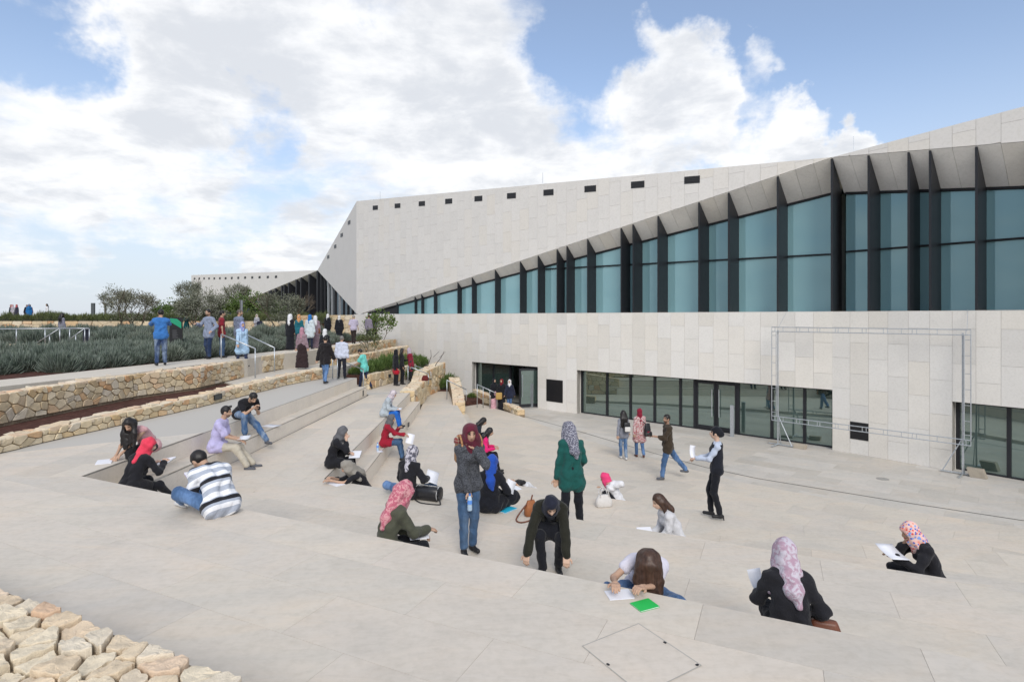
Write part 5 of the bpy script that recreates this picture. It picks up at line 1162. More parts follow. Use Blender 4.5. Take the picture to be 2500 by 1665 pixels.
            if hd_ is not None:
                for sg in (-1, 1): P_ += [('c', hc + X * .075 * sg + Z * .03, hc + X * .085 * sg + hd_ * .2, .03, .03), ('c', hc + X * .085 * sg + hd_ * .2, hc + X * .09 * sg + hd_ * (.2 + hairlen * .8), .03, .01)]
            else:
                for sg in (-1, 1): P_ += [('c', hc + X * .078 * sg, p2 + s_r * .09 * sg + fwd * .02, .026, .03)]
            if hairfront:
                for i in range(9):
                    a = (i / 8 - .5) * 2; s0 = hc + Z * .085 + X * .06 * a + Yv * .03; m1 = hc + X * .082 * a + Yv * (.10 * math.sqrt(max(.1, 1 - a * a * .7))) + Z * .02; e1 = m1 + hd_ * hairlen * random.uniform(.7, 1.15) + X * random.uniform(-.03, .03); P_ += [('c', s0, m1, .026, .03), ('c', m1, e1, .03, .012)]
            garment('hair', P_, .03, hm, None if hairfront else (lambda P: -el(P, hc + Yv * .095 - Z * .015, RH, (.062, .07, .08))), .003, fs=2.2)
    T['joints'] = 0; del T['joints']
    J = dict(T=T, p0=p0, p1=p1, p2=p2, sL=sL, sR=sR, wL=wL, wR=wR, hc=hc, RH=RH, R2=R2, k=k, M=inv.inverted(), kL=kL_, kR=kR_, aL=aL, aR=aR, eL=eL, eR=eR)
    return J
def jw(J, p): return J['M'] @ Vector(tuple(float(x) for x in p))
# cloth palette
BLK = cloth((.016, .016, .02)); BLK2 = cloth((.012, .013, .018)); NAVY = cloth((.018, .022, .045)); JEAN = cloth((.055, .11, .22), 'denim'); JEAN_D = cloth((.018, .032, .075), 'denim', (.05, .08, .16)); JEAN_L = cloth((.06, .13, .27), 'denim', (.35, .42, .5))
WHITE = cloth((.70, .70, .72)); GREYS = cloth((.13, .13, .14)); CHAR = cloth((.05, .055, .062)); BURG = cloth((.115, .018, .035)); OLIVE_C = cloth((.075, .078, .055)); MAR = cloth((.22, .015, .035))
H_BLK = hair_mat((.012, .010, .010)); H_BRN = hair_mat((.055, .028, .018))
# ---------------------------------------------------------------- carried and lying things
PAPER = plain('paper_white', (.78, .79, .84), .7); 
def book(label, c, yaw, w=.21, l=.29, th=.012, m=None, tilt=None, name='notebook', cat='notebook', cover=None):
    "notebook: cover boards, page block; rests at c (centre of its underside)"
    t = empty(name, c, yaw, label=label, cat=cat)
    if tilt: t.rotation_euler = (tilt[0], tilt[1], yaw)
    cm_ = cover or m or PAPER
    MB().box((-w / 2, -l / 2, 0), (w / 2, l / 2, .002)).build('back_cover', cm_, t)
    MB().box((-w / 2 + .003, -l / 2 + .003, .002), (w / 2 - .004, l / 2 - .003, th - .002)).build('page_block', PAPER, t)
    MB().poly([(-w / 2, -l / 2, th - .002), (w / 2, -l / 2, th - .0005), (w / 2, l / 2, th), (-w / 2, l / 2, th - .002), (0, 0, th + .001)], [(0, 1, 4), (1, 2, 4), (2, 3, 4), (3, 0, 4)]).build('top_sheet', m or PAPER, t)
    return t
def sheetp(label, c, yaw, w=.21, l=.29, tilt=(0, 0), bend=.03, cat='paper'):
    "loose curled sheet of paper"
    n = 6; v = []; f = []
    for i in range(n + 1):
        for j in (0, 1): v.append((-w / 2 + w * j, -l / 2 + l * i / n, bend * (2 * i / n - 1) ** 2 + .004 * j))
    f = [(2 * i, 2 * i + 1, 2 * i + 3, 2 * i + 2) for i in range(n)]
    o = obj('paper_sheet', mesh('paper_sheet', v, f, True), PAPER, loc=c, label=label, cat=cat); o.rotation_euler = (tilt[0], tilt[1], yaw); s = o.modifiers.new('thick', 'SOLIDIFY'); s.thickness = .002; return o
def bagmesh(name, w, d, h, m, parent, top=.7, loc=(0, 0, 0)):
    v = []; 
    for (z, k) in ((0, .86), (.08, 1), (.55, .98), (.9, top + .08), (1, top)):
        for i in range(16):
            a = i * math.tau / 16; c, s_ = math.cos(a), math.sin(a); e = .55; v.append((w / 2 * k * math.copysign(abs(c) ** e, c) + loc[0], d / 2 * k * math.copysign(abs(s_) ** e, s_) * (1 if z < .8 else .7) + loc[1], h * z + loc[2]))
    n = 16; f = [(j * n + i, j * n + (i + 1) % n, (j + 1) * n + (i + 1) % n, (j + 1) * n + i) for j in range(4) for i in range(n)] + [tuple(range(n))[::-1], tuple(range(4 * n, 5 * n))]
    return obj(name, mesh(name, v, f, True), m, parent)
def loop(name, pts, r, m, parent):
    b = MB(); P = [Vector(p) for p in pts]; Q = []
    for i in range(len(P) - 1):
        p0, p1, p2, p3 = P[max(0, i - 1)], P[i], P[i + 1], P[min(len(P) - 1, i + 2)]
        for t in (0, .33, .66): Q.append(.5 * ((2 * p1) + (p2 - p0) * t + (2 * p0 - 5 * p1 + 4 * p2 - p3) * t * t + (3 * p1 - p0 - 3 * p2 + p3) * t ** 3))
    Q.append(P[-1]); return b.path(Q, r, 6).build(name, m, parent, True)
LEA = plain('brown_leather', (.15, .05, .025), .45, .5, var=.25, sc=12, bump=.2); LEAT = plain('tan_leather', (.42, .22, .10), .55, .4, var=.15); BAGW = plain('white_bag', (.62, .60, .58), .6, var=.05); BAGK = plain('black_bag', (.014, .014, .017), .35, .5, var=.2); PLAST = plain('clear_plastic', (.42, .55, .68), .15, .6)
def bottle(label, c, tiltx=0, yaw=0, sc=1):
    t = empty('water_bottle', c, yaw, label=label, cat='bottle'); t.rotation_euler = (tiltx, 0, yaw); t.scale = (sc,) * 3; b = MB()
    prof = [(0, .028), (.01, .031), (.06, .031), (.07, .029), (.08, .031), (.14, .031), (.17, .022), (.185, .013), (.20, .013)]
    for (z0, r0), (z1, r1) in zip(prof[:-1], prof[1:]): b.tube((0, 0, z0), (0, 0, z1), r0, 12, r1, cap=False)
    b.build('bottle_body', PLAST, t, True); MB().tube((0, 0, .195), (0, 0, .215), .015, 10).build('bottle_cap', plain('blue_cap', (.05, .2, .6), .4), t); MB().tube((0, 0, .085), (0, 0, .135), .0318, 12, cap=False).build('bottle_label', plain('blue_label', (.12, .3, .75), .5), t); return t
def camera_prop(label, c, yaw, group=None):
    t = empty('photo_camera', c, yaw, label=label, cat='camera'); MB().box((-.065, -.03, -.045), (.065, .03, .045)).build('camera_body', BLACKM, t); MB().box((-.025, -.028, .045), (.025, .025, .07)).build('viewfinder', BLACKM, t); MB().tube((0, .03, 0), (0, .13, 0), .037, 12, .04).build('lens', BLACKM, t); return t
def phone(label, c, rot): 
    t = empty('phone', c, 0, label=label, cat='phone'); t.rotation_euler = rot; MB().box((-.036, -.005, -.072), (.036, .005, .072)).build('phone_case', BLACKM, t); return t
# ================================================================ the crowd: amphitheatre, from the landing down
Vx = lambda x, y, z: (x, y, z)
person('girl with long black hair, pink sleeveless top and ripped black jeans writing on the landing', (-6.40, 9.95, ZL[0]), (.22, -1), 1.62, 'sit', top=cloth((.60, .36, .38)), sleeve=0, hem=.04, pants=cloth((.02, .021, .025), 'plain', (1,)), hair=('long', H_BLK), hairdir=(-.05, .15, -1), hairlen=.26,
       lean=26, curve=26, roll=12, head=(16, -8, 6), hl=(-6.58, 9.47, 2.33), hr=(-6.66, 9.50, 2.31), world_hands=True, tone='m', shoes=SHOE_D, fl_=[-.04, .30, -.285], fr_=[.16, .34, -.285])
book('white notebook on the landing beside the girl in ripped jeans', gp(252, 1128, ZL[0]) + Vector((.02, 0, .001)), .5, .22, .30, .015)
J = person('woman in coral red headscarf and black clothes writing on her knees', (-5.93, 8.86, ZL[1]), (.28, 1), 1.64, 'sit', top=BLK, pants=BLK2, scarf=cloth((.72, .055, .10)), lean=16, curve=18, head=(6, -48, 0), hl=(-.10, .42, .36), hr=(.16, .40, .40), hem=.25, tone='l', loose=.012, drop=.36, fl_=[-.10, .52, -.28], fr_=[.14, .62, -.28])
book('open sketch pad propped on the coral scarf woman\'s knees', jw(J, (.06, .50, .37)), -.35, .30, .24, .02, tilt=(.30, -.2), cover=BLACKM)
J = person('young man in black, white and grey striped jumper sitting with knees up', (-3.53, 6.86, ZL[0]), (-.80, .60), 1.74, 'knees', True, top=cloth((.6, .6, .6), 'stripes'), pants=JEAN, hair=('short', H_BLK), lean=24, curve=34, head=(22, 22, 0), hl=(-.10, .38, .36), hr=(.06, .36, .34), shoes=SHOE_W, tone='m', hem=.05, loose=.022, fl_=[-.14, .62, .075], fr_=[.02, .60, .10], kl=[-.8, .4, .6], kr=[.2, .4, 1])
book('white exercise book on the striped man\'s knees', jw(J, (-.06, .46, .36)), .9, .22, .28, .016, tilt=(.35, .1), cover=plain('lilac_cover', (.35, .28, .5), .6))
J = person('bearded young man in lilac shirt and beige trousers sitting on the second step', (-6.02, 11.62, ZL[1]), (1, .14), 1.74, 'sit', True, top=cloth((.47, .44, .68)), sleeve=.5, pants=cloth((.50, .46, .38)), hair=('short', H_BLK), lean=10, curve=8, head=(4, 0, 0), hl=(.02, .30, .27), hr=(.13, .42, .24), shoes=SHOE_G, tone='m', hem=.16, loose=.012, fl_=[-.06, .62, -.285], fr_=[.12, .56, -.285])
sheetp('sheet of paper on the lilac-shirt man\'s lap', jw(J, (.06, .48, .26)), 0.2, .2, .28, (.1, 0), .01)
MB().box((-.07, -.02, -.02), (.07, .02, .02)).build('lens_bar', BLACKM, (lambda t: t)(empty('sunglasses', jw(J, J['hc'] + J['RH'][:, 2] * .11 + J['RH'][:, 1] * .04), math.atan2(-1, .14), label='dark sunglasses pushed up on the lilac-shirt man\'s hair', cat='sunglasses')))
J = person('dark-haired man in black T-shirt and faded jeans bending over the step', (-6.36, 13.35, ZL[0]), (.78, -.62), 1.74, 'sit', True, top=BLK, sleeve=.35, pants=JEAN_L, hair=('short', H_BLK), lean=38, curve=26, head=(18, 0, 0), hl=(-.05, .50, .27), hr=(.02, .52, .30), shoes=SHOE_G, tone='m', hem=.03, fl_=[-.36, .62, -.62], fr_=[.10, .30, -.285], kl=[-.6, .5, 1])
book('yellow folder lying on the first step tread', gp(632, 1036, ZL[1]) + Vector((0, 0, .001)), .3, .2, .26, .008, m=plain('yellow_card', (.75, .52, .12), .6), name='folder', cat='folder')
sheetp('pale blue-white papers on the first step tread beside the yellow folder', gp(662, 1040, ZL[1]) + Vector((0, 0, .004)), 1.2, .3, .42, (0, 0), .006)
# middle landing
J = person('woman in dark grey headscarf and black coat, hand to mouth, writing on her lap', (-3.70, 11.75, ZL[2]), (1, .12), 1.62, 'sit', top=BLK, pants=BLK2, scarf=GREYS, lean=10, curve=14, head=(10, 0, 0), hl=(.0, .30, .30), hr=(.04, .26, .60), er_=(.5, .3, -1), hem=.25, tone='l', loose=.015)
book('white pad on the dark grey scarf woman\'s knees', jw(J, (.0, .44, .25)), .1, .22, .30, .014, tilt=(.25, 0), cover=NAVY)
J = person('woman in taupe headscarf and black top leaning on the landing edge to write', (-2.86, 10.92, ZL[3]), (-.85, -.52), 1.62, 'sit', top=BLK, pants=BLK2, scarf=cloth((.27, .25, .22)), lean=24, curve=20, head=(16, 0, 0), shawl=True, hl=(-3.38, 10.55, 1.60), hr=(-3.40, 10.72, 1.60), world_hands=True, hem=.2, tone='m', fl_=[-.10, -.2, -.285], fr_=[.1, .40, .2], kl=[-1, .4, .3], kr=[.6, .5, .6])
book('white sketchbook on the landing under the taupe scarf woman\'s hands', gp(823, 1181, ZL[2]) + Vector((0, 0, .001)), .9, .22, .3, .012)
phone('black phone lying beside the white sketchbook on the landing', gp(822, 1170, ZL[2]) + Vector((0, .08, .006)), (math.pi / 2, 0, .6))
J = person('woman in red jumper and grey headscarf holding a sheet of paper', (-3.38, 15.2, ZL[3]), (1, .05), 1.62, 'sit', top=cloth((.30, .014, .032)), pants=JEAN_D if False else cloth((.03, .07, .14), 'denim'), scarf=GREYS, lean=8, curve=12, head=(4, 0, 0), hl=(.04, .34, .50), hr=(.10, .50, .34), hem=.22, tone='m', loose=.014, er_=(.3, -.3, -1))
sheetp('white sheet held out by the woman in the red jumper', jw(J, (.10, .66, .22)), .2, .2, .29, (.9, .3), .02)
bottle('small blue-capped water bottle on the step beside the red jumper woman', (-3.5, 14.72, ZL[3] + .001)); sheetp('folded white paper on the step under the blue-capped bottle', (-3.42, 14.62, ZL[3] + .003), .4, .15, .2, (0, 0), .004)
J = person('woman in pale grey shirt and bright blue trousers reading on the upper step', (-3.96, 17.75, ZL[2]), (1, .0), 1.62, 'sit', top=cloth((.40, .45, .49)), pants=cloth((.02, .13, .50)), scarf=cloth((.62, .56, .58), 'blotch', (.35, .3, .36)), lean=14, curve=16, head=(16, 0, 0), hl=(-.06, .34, .24), hr=(.08, .34, .24), hem=.16, tone='l', loose=.02)
sheetp('white paper on the blue trouser woman\'s knees', jw(J, (.02, .40, .235)), .1, .2, .26, (.1, 0), .01)
J = person('woman in black jacket with grey flowered headscarf beside a sports bag', (-1.80, 9.72, ZL[2]), (.35, 1), 1.64, 'floor', top=BLK, pants=JEAN, scarf=cloth((.52, .50, .55), 'blotch', (.09, .09, .12, 16)), lean=4, curve=10, head=(14, -14, 0), hem=.14, hr=(.24, .30, .30), loose=.016, shawl=False, kl=[-1.5, .2, .2], fl_=[-.12, .30, .07])
sheetp('white sheets on the flowered scarf woman\'s lap', jw(J, (.30, .34, .30)), .2, .22, .3, (.5, .4), .02)
t = empty('sports_bag', gp(1046, 1222, ZL[2]) + Vector((0, .05, 0)), -.35, label='black sports bag with white piping on the landing', cat='bag')
b = MB(); n = 14
for x, k in ((-.22, .86), (-.20, 1), (.2, 1), (.22, .86)):
    b.v += [Vector((x, math.copysign(abs(math.cos(a)) ** .7, math.cos(a)) * .12 * k, .12 + math.copysign(abs(math.sin(a)) ** .7, math.sin(a)) * .12 * k)) for a in [i * math.tau / n for i in range(n)]]
b.f += [(j * n + i, j * n + (i + 1) % n, (j + 1) * n + (i + 1) % n, (j + 1) * n + i) for j in range(3) for i in range(n)] + [tuple(range(n))[::-1], tuple(range(3 * n, 4 * n))]
b.build('bag_body', BAGK, t, True); PIP = plain('white_piping', (.7, .7, .7), .5)
for x in (-.2, .2): loop('piping', [(x * 1.01, math.cos(a) * .122, .12 + math.sin(a) * .123) for a in [i * math.tau / 12 for i in range(13)]], .005, PIP, t)
loop('zip', [(-.2, -.02, .243), (0, -.02, .246), (.2, -.02, .243)], .004, PIP, t); loop('strap', [(.20, -.08, .16), (.30, -.16, .03), (.28, -.2, .008), (0, -.22, .008), (-.12, -.17, .01), (-.2, -.12, .02)], .012, BAGK, t); MB().box((-.222, -.05, .08), (-.218, .03, .15)).build('tag', PIP, t)
J = person('woman in rose flowered headscarf and olive jumper sitting behind the first edge', (-1.40, 6.46, ZL[1]), (.82, .57), 1.64, 'sit', top=OLIVE_C, pants=BLK2, scarf=cloth((.44, .12, .17), 'blotch', (.60, .30, .32, 24)), shawl=True, lean=12, curve=14, head=(6, -8, 0), hl=(.04, .36, .22), hr=(.10, .44, .27), hem=.14, tone='m', loose=.02, fl_=[-.1, .46, -.285], fr_=[.12, .52, -.285])
book('white pad on the olive jumper woman\'s lap', jw(J, (.0, .36, .20)), .3, .22, .3, .012)
J = person('woman in burgundy headscarf and dark speckled blouse standing with hand over her mouth', gp(1143, 1350, ZL[2]), (.45, -.89), 1.66, 'stand', top=cloth((.035, .038, .045), 'blotch', (.10, .105, .12, 70)), pants=cloth((.05, .10, .19), 'denim', (.12, .19, .30)), scarf=BURG, shawl=True, lean=2, curve=6, head=(10, -12, 0), hl=(-.035, .15, 1.385), el_=(-.5, .55, -1), hr=(.06, .20, .80), er_=(.8, -.3, -.5), tone='m', hem=.04, loose=.012, fl_=[-.07, -.02, .075], fr_=[.08, .05, .075], detail=1)
bottle('clear water bottle held by the burgundy scarf woman', jw(J, J['wR'] + np.array([.0, .05, -.24])), 0, 0)
t = empty('backpack', jw(J, J['p1'] + J['R2'][:, 1] * -.20 + np.array([-.02, 0, -.06])), J['T'].rotation_euler.z, label='tan and tartan backpack on the burgundy scarf woman\'s back', cat='backpack'); bagmesh('pack_body', .27, .14, .36, LEAT, t, .75); bagmesh('pack_flap', .28, .15, .12, cloth((.25, .05, .05), 'plaid', (.45, .4, .3)), t, .6, (0, 0, .25))
for sg in (-1, 1): loop('strap', [(.09 * sg, .04, .33), (.13 * sg, .17, .40), (.14 * sg, .28, .30), (.12 * sg, .24, .12), (.1 * sg, .08, .06)], .014, LEAT, t)
J = person('woman in blue headscarf and black cloak sitting on the landing', (-.36, 9.06, ZL[2]), (.18, 1), 1.64, 'floor', top=BLK2, skirt=BLK2, scarf=cloth((.018, .07, .36)), shawl=True, lean=5, curve=12, head=(14, -6, 0), hr=(.2, .34, .3), loose=.03, hem=.2)
sheetp('white sheet held by the woman in the blue headscarf', jw(J, (.28, .30, .33)), .2, .16, .22, (.9, .5), .02)
book('bright blue exercise book on the landing beside the black cloak', gp(1236, 1244, ZL[2]) + Vector((0, 0, .001)), -.7, .22, .3, .012, m=plain('cyan_cover', (.03, .48, .72), .5))
person('woman with long black hair in black coat sitting on the lower step', (-1.12, 17.0, ZL[4]), (1, .1), 1.64, 'sit', top=cloth((.02, .025, .035)), pants=JEAN_D, hair=('long', H_BLK), lean=18, curve=14, head=(16, 0, 0), hem=.22, hairlen=.30, drop=.4)
t = empty('handbag', (-1.45, 16.45, ZL[4]), .6, label='flat brown handbag beside the black-haired woman on the lower step', cat='bag'); bagmesh('bag_body', .36, .2, .13, LEA, t, .8); loop('strap', [(-.14, 0, .12), (-.05, .03, .17), (.08, .02, .16), (.14, 0, .12)], .01, LEA, t)
person('woman in bright pink jacket with dark hair sitting behind the burgundy scarf woman', (-.80, 15.35, ZL[4]), (1, .05), 1.62, 'sit', top=cloth((.68, .02, .16)), pants=BLK2, hair=('long', H_BLK), lean=14, curve=12, head=(8, 0, 0), drop=.4)
person('child-like figure in white shirt with dark hair lying head down on the step edge', (.42, 13.42, ZL[5]), (-.62, -.78), 1.56, 'sit', top=WHITE, pants=BLK2, hair=('long', H_BLK), hairlen=.10, lean=46, curve=30, head=(30, 0, 0), hl=(.06, 12.93, .87), hr=(-.02, 13.06, .87), world_hands=True, drop=.4, sleeve=.5, fl_=[-.1, -.1, -.3], fr_=[.1, .0, -.3], kl=[-1, .4, .3], kr=[1, .4, .3])
book('white notebook lying on the lower landing before the head-down writer', gp(1256, 1192, ZL[4]) + Vector((0, 0, .001)), .5, .22, .3, .012)
J = person('woman in green jumper with black and white checked scarf standing, back turned', (.96, 9.07, ZL[3]), (-.12, 1), 1.72, 'stand', top=cloth((.012, .085, .075)), pants=BLK2, scarf=cloth((.56, .56, .62), 'weave', (.12, .12, .16)), shawl=True, lean=3, curve=8, head=(22, 16, 0), hl=(-.24, .05, .80), hr=(.16, .26, .95), hem=.18, loose=.008, fl_=[-.10, 0, .075], fr_=[.14, .02, .075])
J = person('woman in black headscarf and long olive coat crouching to pick something up', (.47, 6.95, ZL[2]), (-.06, -1), 1.66, 'squat', top=BLK2, pants=BLK2, scarf=cloth((.018, .02, .034)), open_=cloth((.022, .022, .016)), pel=[0, -.26, .50], lean=38, curve=26, head=(20, 6, 0), hl=(-.20, .40, .15), hr=(.32, .36, .16), el_=(-1, .0, .0), er_=(1, .0, .1), tone='l', fl_=[-.10, .02, .075], fr_=[.09, .16, .075], kl=[-.1, 1, .1], kr=[.15, 1, .5], hem=.30, loose=.0)
book('pale blue phone-sized pad under the crouching woman\'s hand', jw(J, (.33, .44, .02)), .4, .08, .16, .01, m=plain('blue_pad', (.3, .5, .65), .4), name='pocket_pad')
t = empty('handbag', gp(1296, 1258, ZL[2]), .5, label='tan brown handbag with round strap behind the crouching woman', cat='bag'); bagmesh('bag_body', .22, .12, .24, plain('tan_bag', (.30, .11, .04), .5, .4, var=.2), t, .55); loop('strap', [(-.06, 0, .2), (-.2, -.05, .12), (-.32, -.1, .02), (-.3, -.22, .012), (-.12, -.2, .012), (-.04, -.1, .03)], .012, LEA, t); MB().tube((.0, 0, .23), (.03, 0, .32), .012, 6).build('buckle', LEA, t)
person('woman in hot pink headscarf and white shirt sitting with knees up behind the lower edge', (2.38, 12.42, ZL[5]), (-.92, .3), 1.62, 'knees', top=WHITE, pants=BLK2, scarf=cloth((.75, .06, .19)), lean=22, curve=14, head=(6, 0, 0), hl=(-.06, .20, .62), hr=(.06, .42, .42), loose=.03, hem=.1, sleeve=1)
t = empty('handbag', gp(1474, 1236, ZL[4]), .2, label='soft white handbag on the lower landing by the pink headscarf', cat='bag'); bagmesh('bag_body', .34, .16, .24, BAGW, t, .62)
for y in (-.05, .05): loop('strap', [(-.09, y, .2), (-.07, y * 1.4, .34), (.05, y * 1.4, .35), (.1, y, .2)], .009, BAGW, t)
J = person('girl with long brown hair and white blouse sitting sideways behind the middle edge', (2.43, 8.52, ZL[3]), (-1, -.12), 1.64, 'sit', top=cloth((.60, .60, .62)), pants=cloth((.04, .012, .014)), hair=('long', H_BRN), hairlen=.30, lean=16, curve=14, head=(12, 10, 0), hl=(-.02, .36, .20), hr=(.08, .32, .18), loose=.025, hem=.12, tone='l')
book('white pad on the brown-haired girl\'s lap', jw(J, (.02, .42, .22)), .1, .22, .28, .012, tilt=(.4, 0))
J = person('woman in dark waistcoat, pale blue shirt and heeled boots standing with papers', gp(1750, 1266, ZL[4]), (-.92, .30), 1.67, 'stand', top=cloth((.50, .56, .68)), vest=cloth((.016, .018, .026)), pants=BLK2, hair=('turban', BLK2), lean=-2, curve=2, head=(-2, 0, 0), hl=(-.05, .36, 1.12), hr=(.08, .34, 1.10), er_=(.5, -.5, -.8), hem=0, tone='l', fl_=[-.06, -.06, .11], fr_=[.07, .10, .11])
sheetp('rolled white papers in the waistcoat woman\'s hands', jw(J, (.02, .44, 1.22)), .3, .12, .24, (1.2, .2), .03)
for a in ('aL', 'aR'): MB().tube(Vector(J[a]) + Vector((0, -.05, -.04)), Vector(J[a]) + Vector((0, -.065, -.105)), .016, 8, .009).build('boot_heel', SHOE_D, J['T'])
J = person('man in brown hooded jacket and jeans striding with a camera in his hand', gp(1630, 1170, ZL[6]), (-1, .02), 1.80, 'walk', True, top=cloth((.048, .035, .024)), pants=JEAN, hair=('short', H_BLK), head=(2, 30, 0), hl=(-.16, .36, 1.16), hr=(.24, -.02, .84), el_=(-.4, -.6, -.8), tone='d', hem=.12, loose=.022, sleeve=.75, shoes=SHOE_G, fl_=[-.07, .16, .085], fr_=[.07, -.52, .22])
camera_prop('black camera carried by the man in the brown jacket', jw(J, J['wL'] + np.array([.0, .12, .06])), J['T'].rotation_euler.z)
J = person('girl with long black hair and grey top walking with a small two-tone backpack', gp(1522, 1121, ZL[6]), (-.12, 1), 1.55, 'walk', top=cloth((.22, .23, .27)), pants=JEAN_L, hair=('long', H_BLK), hairlen=.36, shoes=SHOE_W, detail=2, fl_=[-.05, .12, .085], fr_=[.05, -.16, .1])
t = empty('backpack', jw(J, (.05, -.24, 1.0)), J['T'].rotation_euler.z, label='small black and white backpack on the black-haired girl', cat='backpack'); bagmesh('pack_body', .22, .12, .30, BAGK, t, .8); bagmesh('pack_pocket', .19, .05, .15, BAGW, t, .9, (0, -.07, .02))
J = person('woman in crimson headscarf and flowered white tunic walking beside the black-haired girl', gp(1562, 1116, ZL[6]), (-.1, 1), 1.56, 'walk', top=cloth((.62, .56, .54), 'blotch', (.32, .03, .05, 30)), pants=JEAN, scarf=MAR, shoes=SHOE_B, detail=2, hem=.3, loose=.03, fl_=[-.10, .05, .085], fr_=[.10, -.12, .1])
t = empty('backpack', jw(J, (.20, -.22, .78)), J['T'].rotation_euler.z + .3, label='dark red and black backpack slung behind the flowered tunic', cat='backpack'); bagmesh('pack_body', .22, .14, .42, BAGK, t, .7); bagmesh('pack_pocket', .15, .05, .14, MAR, t, .9, (.02, -.07, .03)); loop('strap', [(-.05, .06, .4), (-.07, .15, .46), (-.05, .2, .3)], .012, BAGK, t)
J = person('girl with very long straight brown hair bending to write on the edge paving', (1.27, 5.47, ZL[1]), (-.22, -1), 1.62, 'sit', top=cloth((.60, .58, .66)), sleeve=.25, hem=.05, pants=JEAN, hair=('long', H_BRN), hairdir=(0.02, .10, -1), hairfront=True, hairlen=.40, lean=20, curve=32, roll=-4, head=(42, 0, 0), hl=(1.13, 4.88, 2.32), hr=(.90, 4.93, 2.33), world_hands=True, tone='m', fl_=[.08, .24, .06], fr_=[-.06, .22, .07], kl=[-1.2, .4, .3], kr=[1.2, .3, .45], bare=True)
book('white pad on the foreground paving under the long-haired girl\'s hands', gp(1512, 1452, ZL[0]) + Vector((0, 0, .001)), .15, .22, .16, .008)
book('bright green exercise book on the foreground paving', gp(1571, 1478, ZL[0]) + Vector((.01, 0, .001)), .42, .19, .15, .010, m=plain('green_cover', (.02, .48, .09), .5))
J = person('woman in black blazer with lilac and white scarf sitting, back to the edge', (2.35, 4.80, ZL[1]), (.30, 1), 1.57, 'sit', top=BLK, pants=BLK2, scarf=cloth((.40, .27, .34), 'blotch', (.52, .48, .54, 18)), shawl=True, lean=6, curve=14, head=(24, 6, 0), hl=(-.14, .34, .34), hr=(.22, .20, .20), hem=.18, loose=.026)
sheetp('white paper in the black blazer woman\'s left hand', jw(J, (-.22, .36, .36)), .3, .14, .2, (.9, 0), .02)
t = empty('handbag', (2.62, 4.74, ZL[1]), -.35, label='glossy dark brown leather handbag beside the black blazer woman', cat='bag'); bagmesh('bag_body', .27, .15, .22, LEA, t, .7); loop('strap', [(-.1, 0, .25), (-.16, -.02, .31), (-.22, .0, .26), (-.24, .03, .16)], .016, LEA, t)
J = person('woman in bright flowered headscarf and black top reading behind the middle edge', (5.32, 7.22, ZL[3]), (-1, .16), 1.66, 'sit', top=BLK, pants=BLK2, scarf=cloth((.74, .52, .46), 'floral'), lean=12, curve=16, head=(14, 0, 0), hl=(-.10, .42, .42), hr=(.04, .24, .58), er_=(.6, .2, -1), loose=.016, hem=.22, tone='d', fl_=[-.1, .44, -.2], fr_=[.1, .44, -.2])
sheetp('white sheets held by the woman in the flowered headscarf', jw(J, (-.08, .46, .47)), .1, .24, .32, (.25, .1), .02)
# ================================================================ entrance and corner groups
EG = dict(detail=3)
person('woman in black headscarf with pale pink skirt front at the entrance', (-.92, 28.9, ZP), (.6, -.8), 1.55, 'stand', top=BLK2, skirt=cloth((.62, .36, .42)), scarf=BLK2, hem=.2, loose=.03, **EG)
J = person('woman in maroon headscarf and long black cloak at the entrance', (-.52, 28.8, ZP), (-.4, -.9), 1.55, 'stand', top=BLK2, skirt=BLK2, scarf=cloth((.16, .012, .02)), hem=.2, loose=.05, **EG)
t = empty('tote_bag', (-.66, 28.5, ZP + .62), .3, label='mustard tote bag hanging between the two cloaked women', cat='bag'); bagmesh('bag_body', .34, .12, .34, plain('mustard_bag', (.42, .27, .09), .7), t, .9)
person('woman in white headscarf, navy top and jeans leaving the entrance', (-.12, 28.6, ZP), (-.2, -1), 1.56, 'walk', top=NAVY, pants=JEAN, scarf=WHITE, loose=.02, hem=.14, fl_=[-.07, .1, .085], fr_=[.07, -.1, .085], **EG)
person('woman in dark headscarf with a bright red shawl beside the lamp wall', gp(966, 942, ZL[2]), (.8, .5), 1.58, 'stand', top=cloth((.42, .012, .03)), pants=BLK2, scarf=BLK2, open_=BLK2, hem=.3, **EG)
person('woman in black jacket with black hair in the middle of the trio', gp(981, 939, ZL[2]), (.9, .3), 1.60, 'stand', top=BLK, pants=BLK2, hair=('long', H_BLK), hl=(-.1, .3, 1.15), hem=.15, **EG)
person('woman in pale grey headscarf and dark coat with maroon skirt leaning on the rail', gp(1004, 938, ZL[2]), (-.9, -.1), 1.62, 'stand', top=cloth((.03, .033, .04)), pants=BLK2, scarf=cloth((.42, .36, .42)), open_=MAR, lean=8, hem=.2, loose=.02, **EG)
t = empty('ball_cap', gp(1038, 928, 1.95), 0, label='dark red round hat left on the rubble cheek wall', cat='hat'); bagmesh('hat_body', .30, .26, .22, cloth((.12, .02, .02)), t, .6); MB().box((.1, -.08, .06), (.28, .08, .08)).build('hat_brim', BLACKM, t); t.location.z = 1.93
J = person('man in aqua T-shirt and navy trousers holding the sloping rail', gp(890, 951, ZL[2]), (-1, .12), 1.72, 'walk', True, top=cloth((.16, .60, .54)), sleeve=.4, pants=cloth((.022, .03, .065)), hair=('short', H_BLK), lean=6, curve=10, head=(20, 0, 0), hl=(-.1, .42, 1.02), hr=(.12, .42, .98), detail=2, hem=.1, loose=.02, fl_=[-.07, .18, .085], fr_=[.07, -.26, .12])
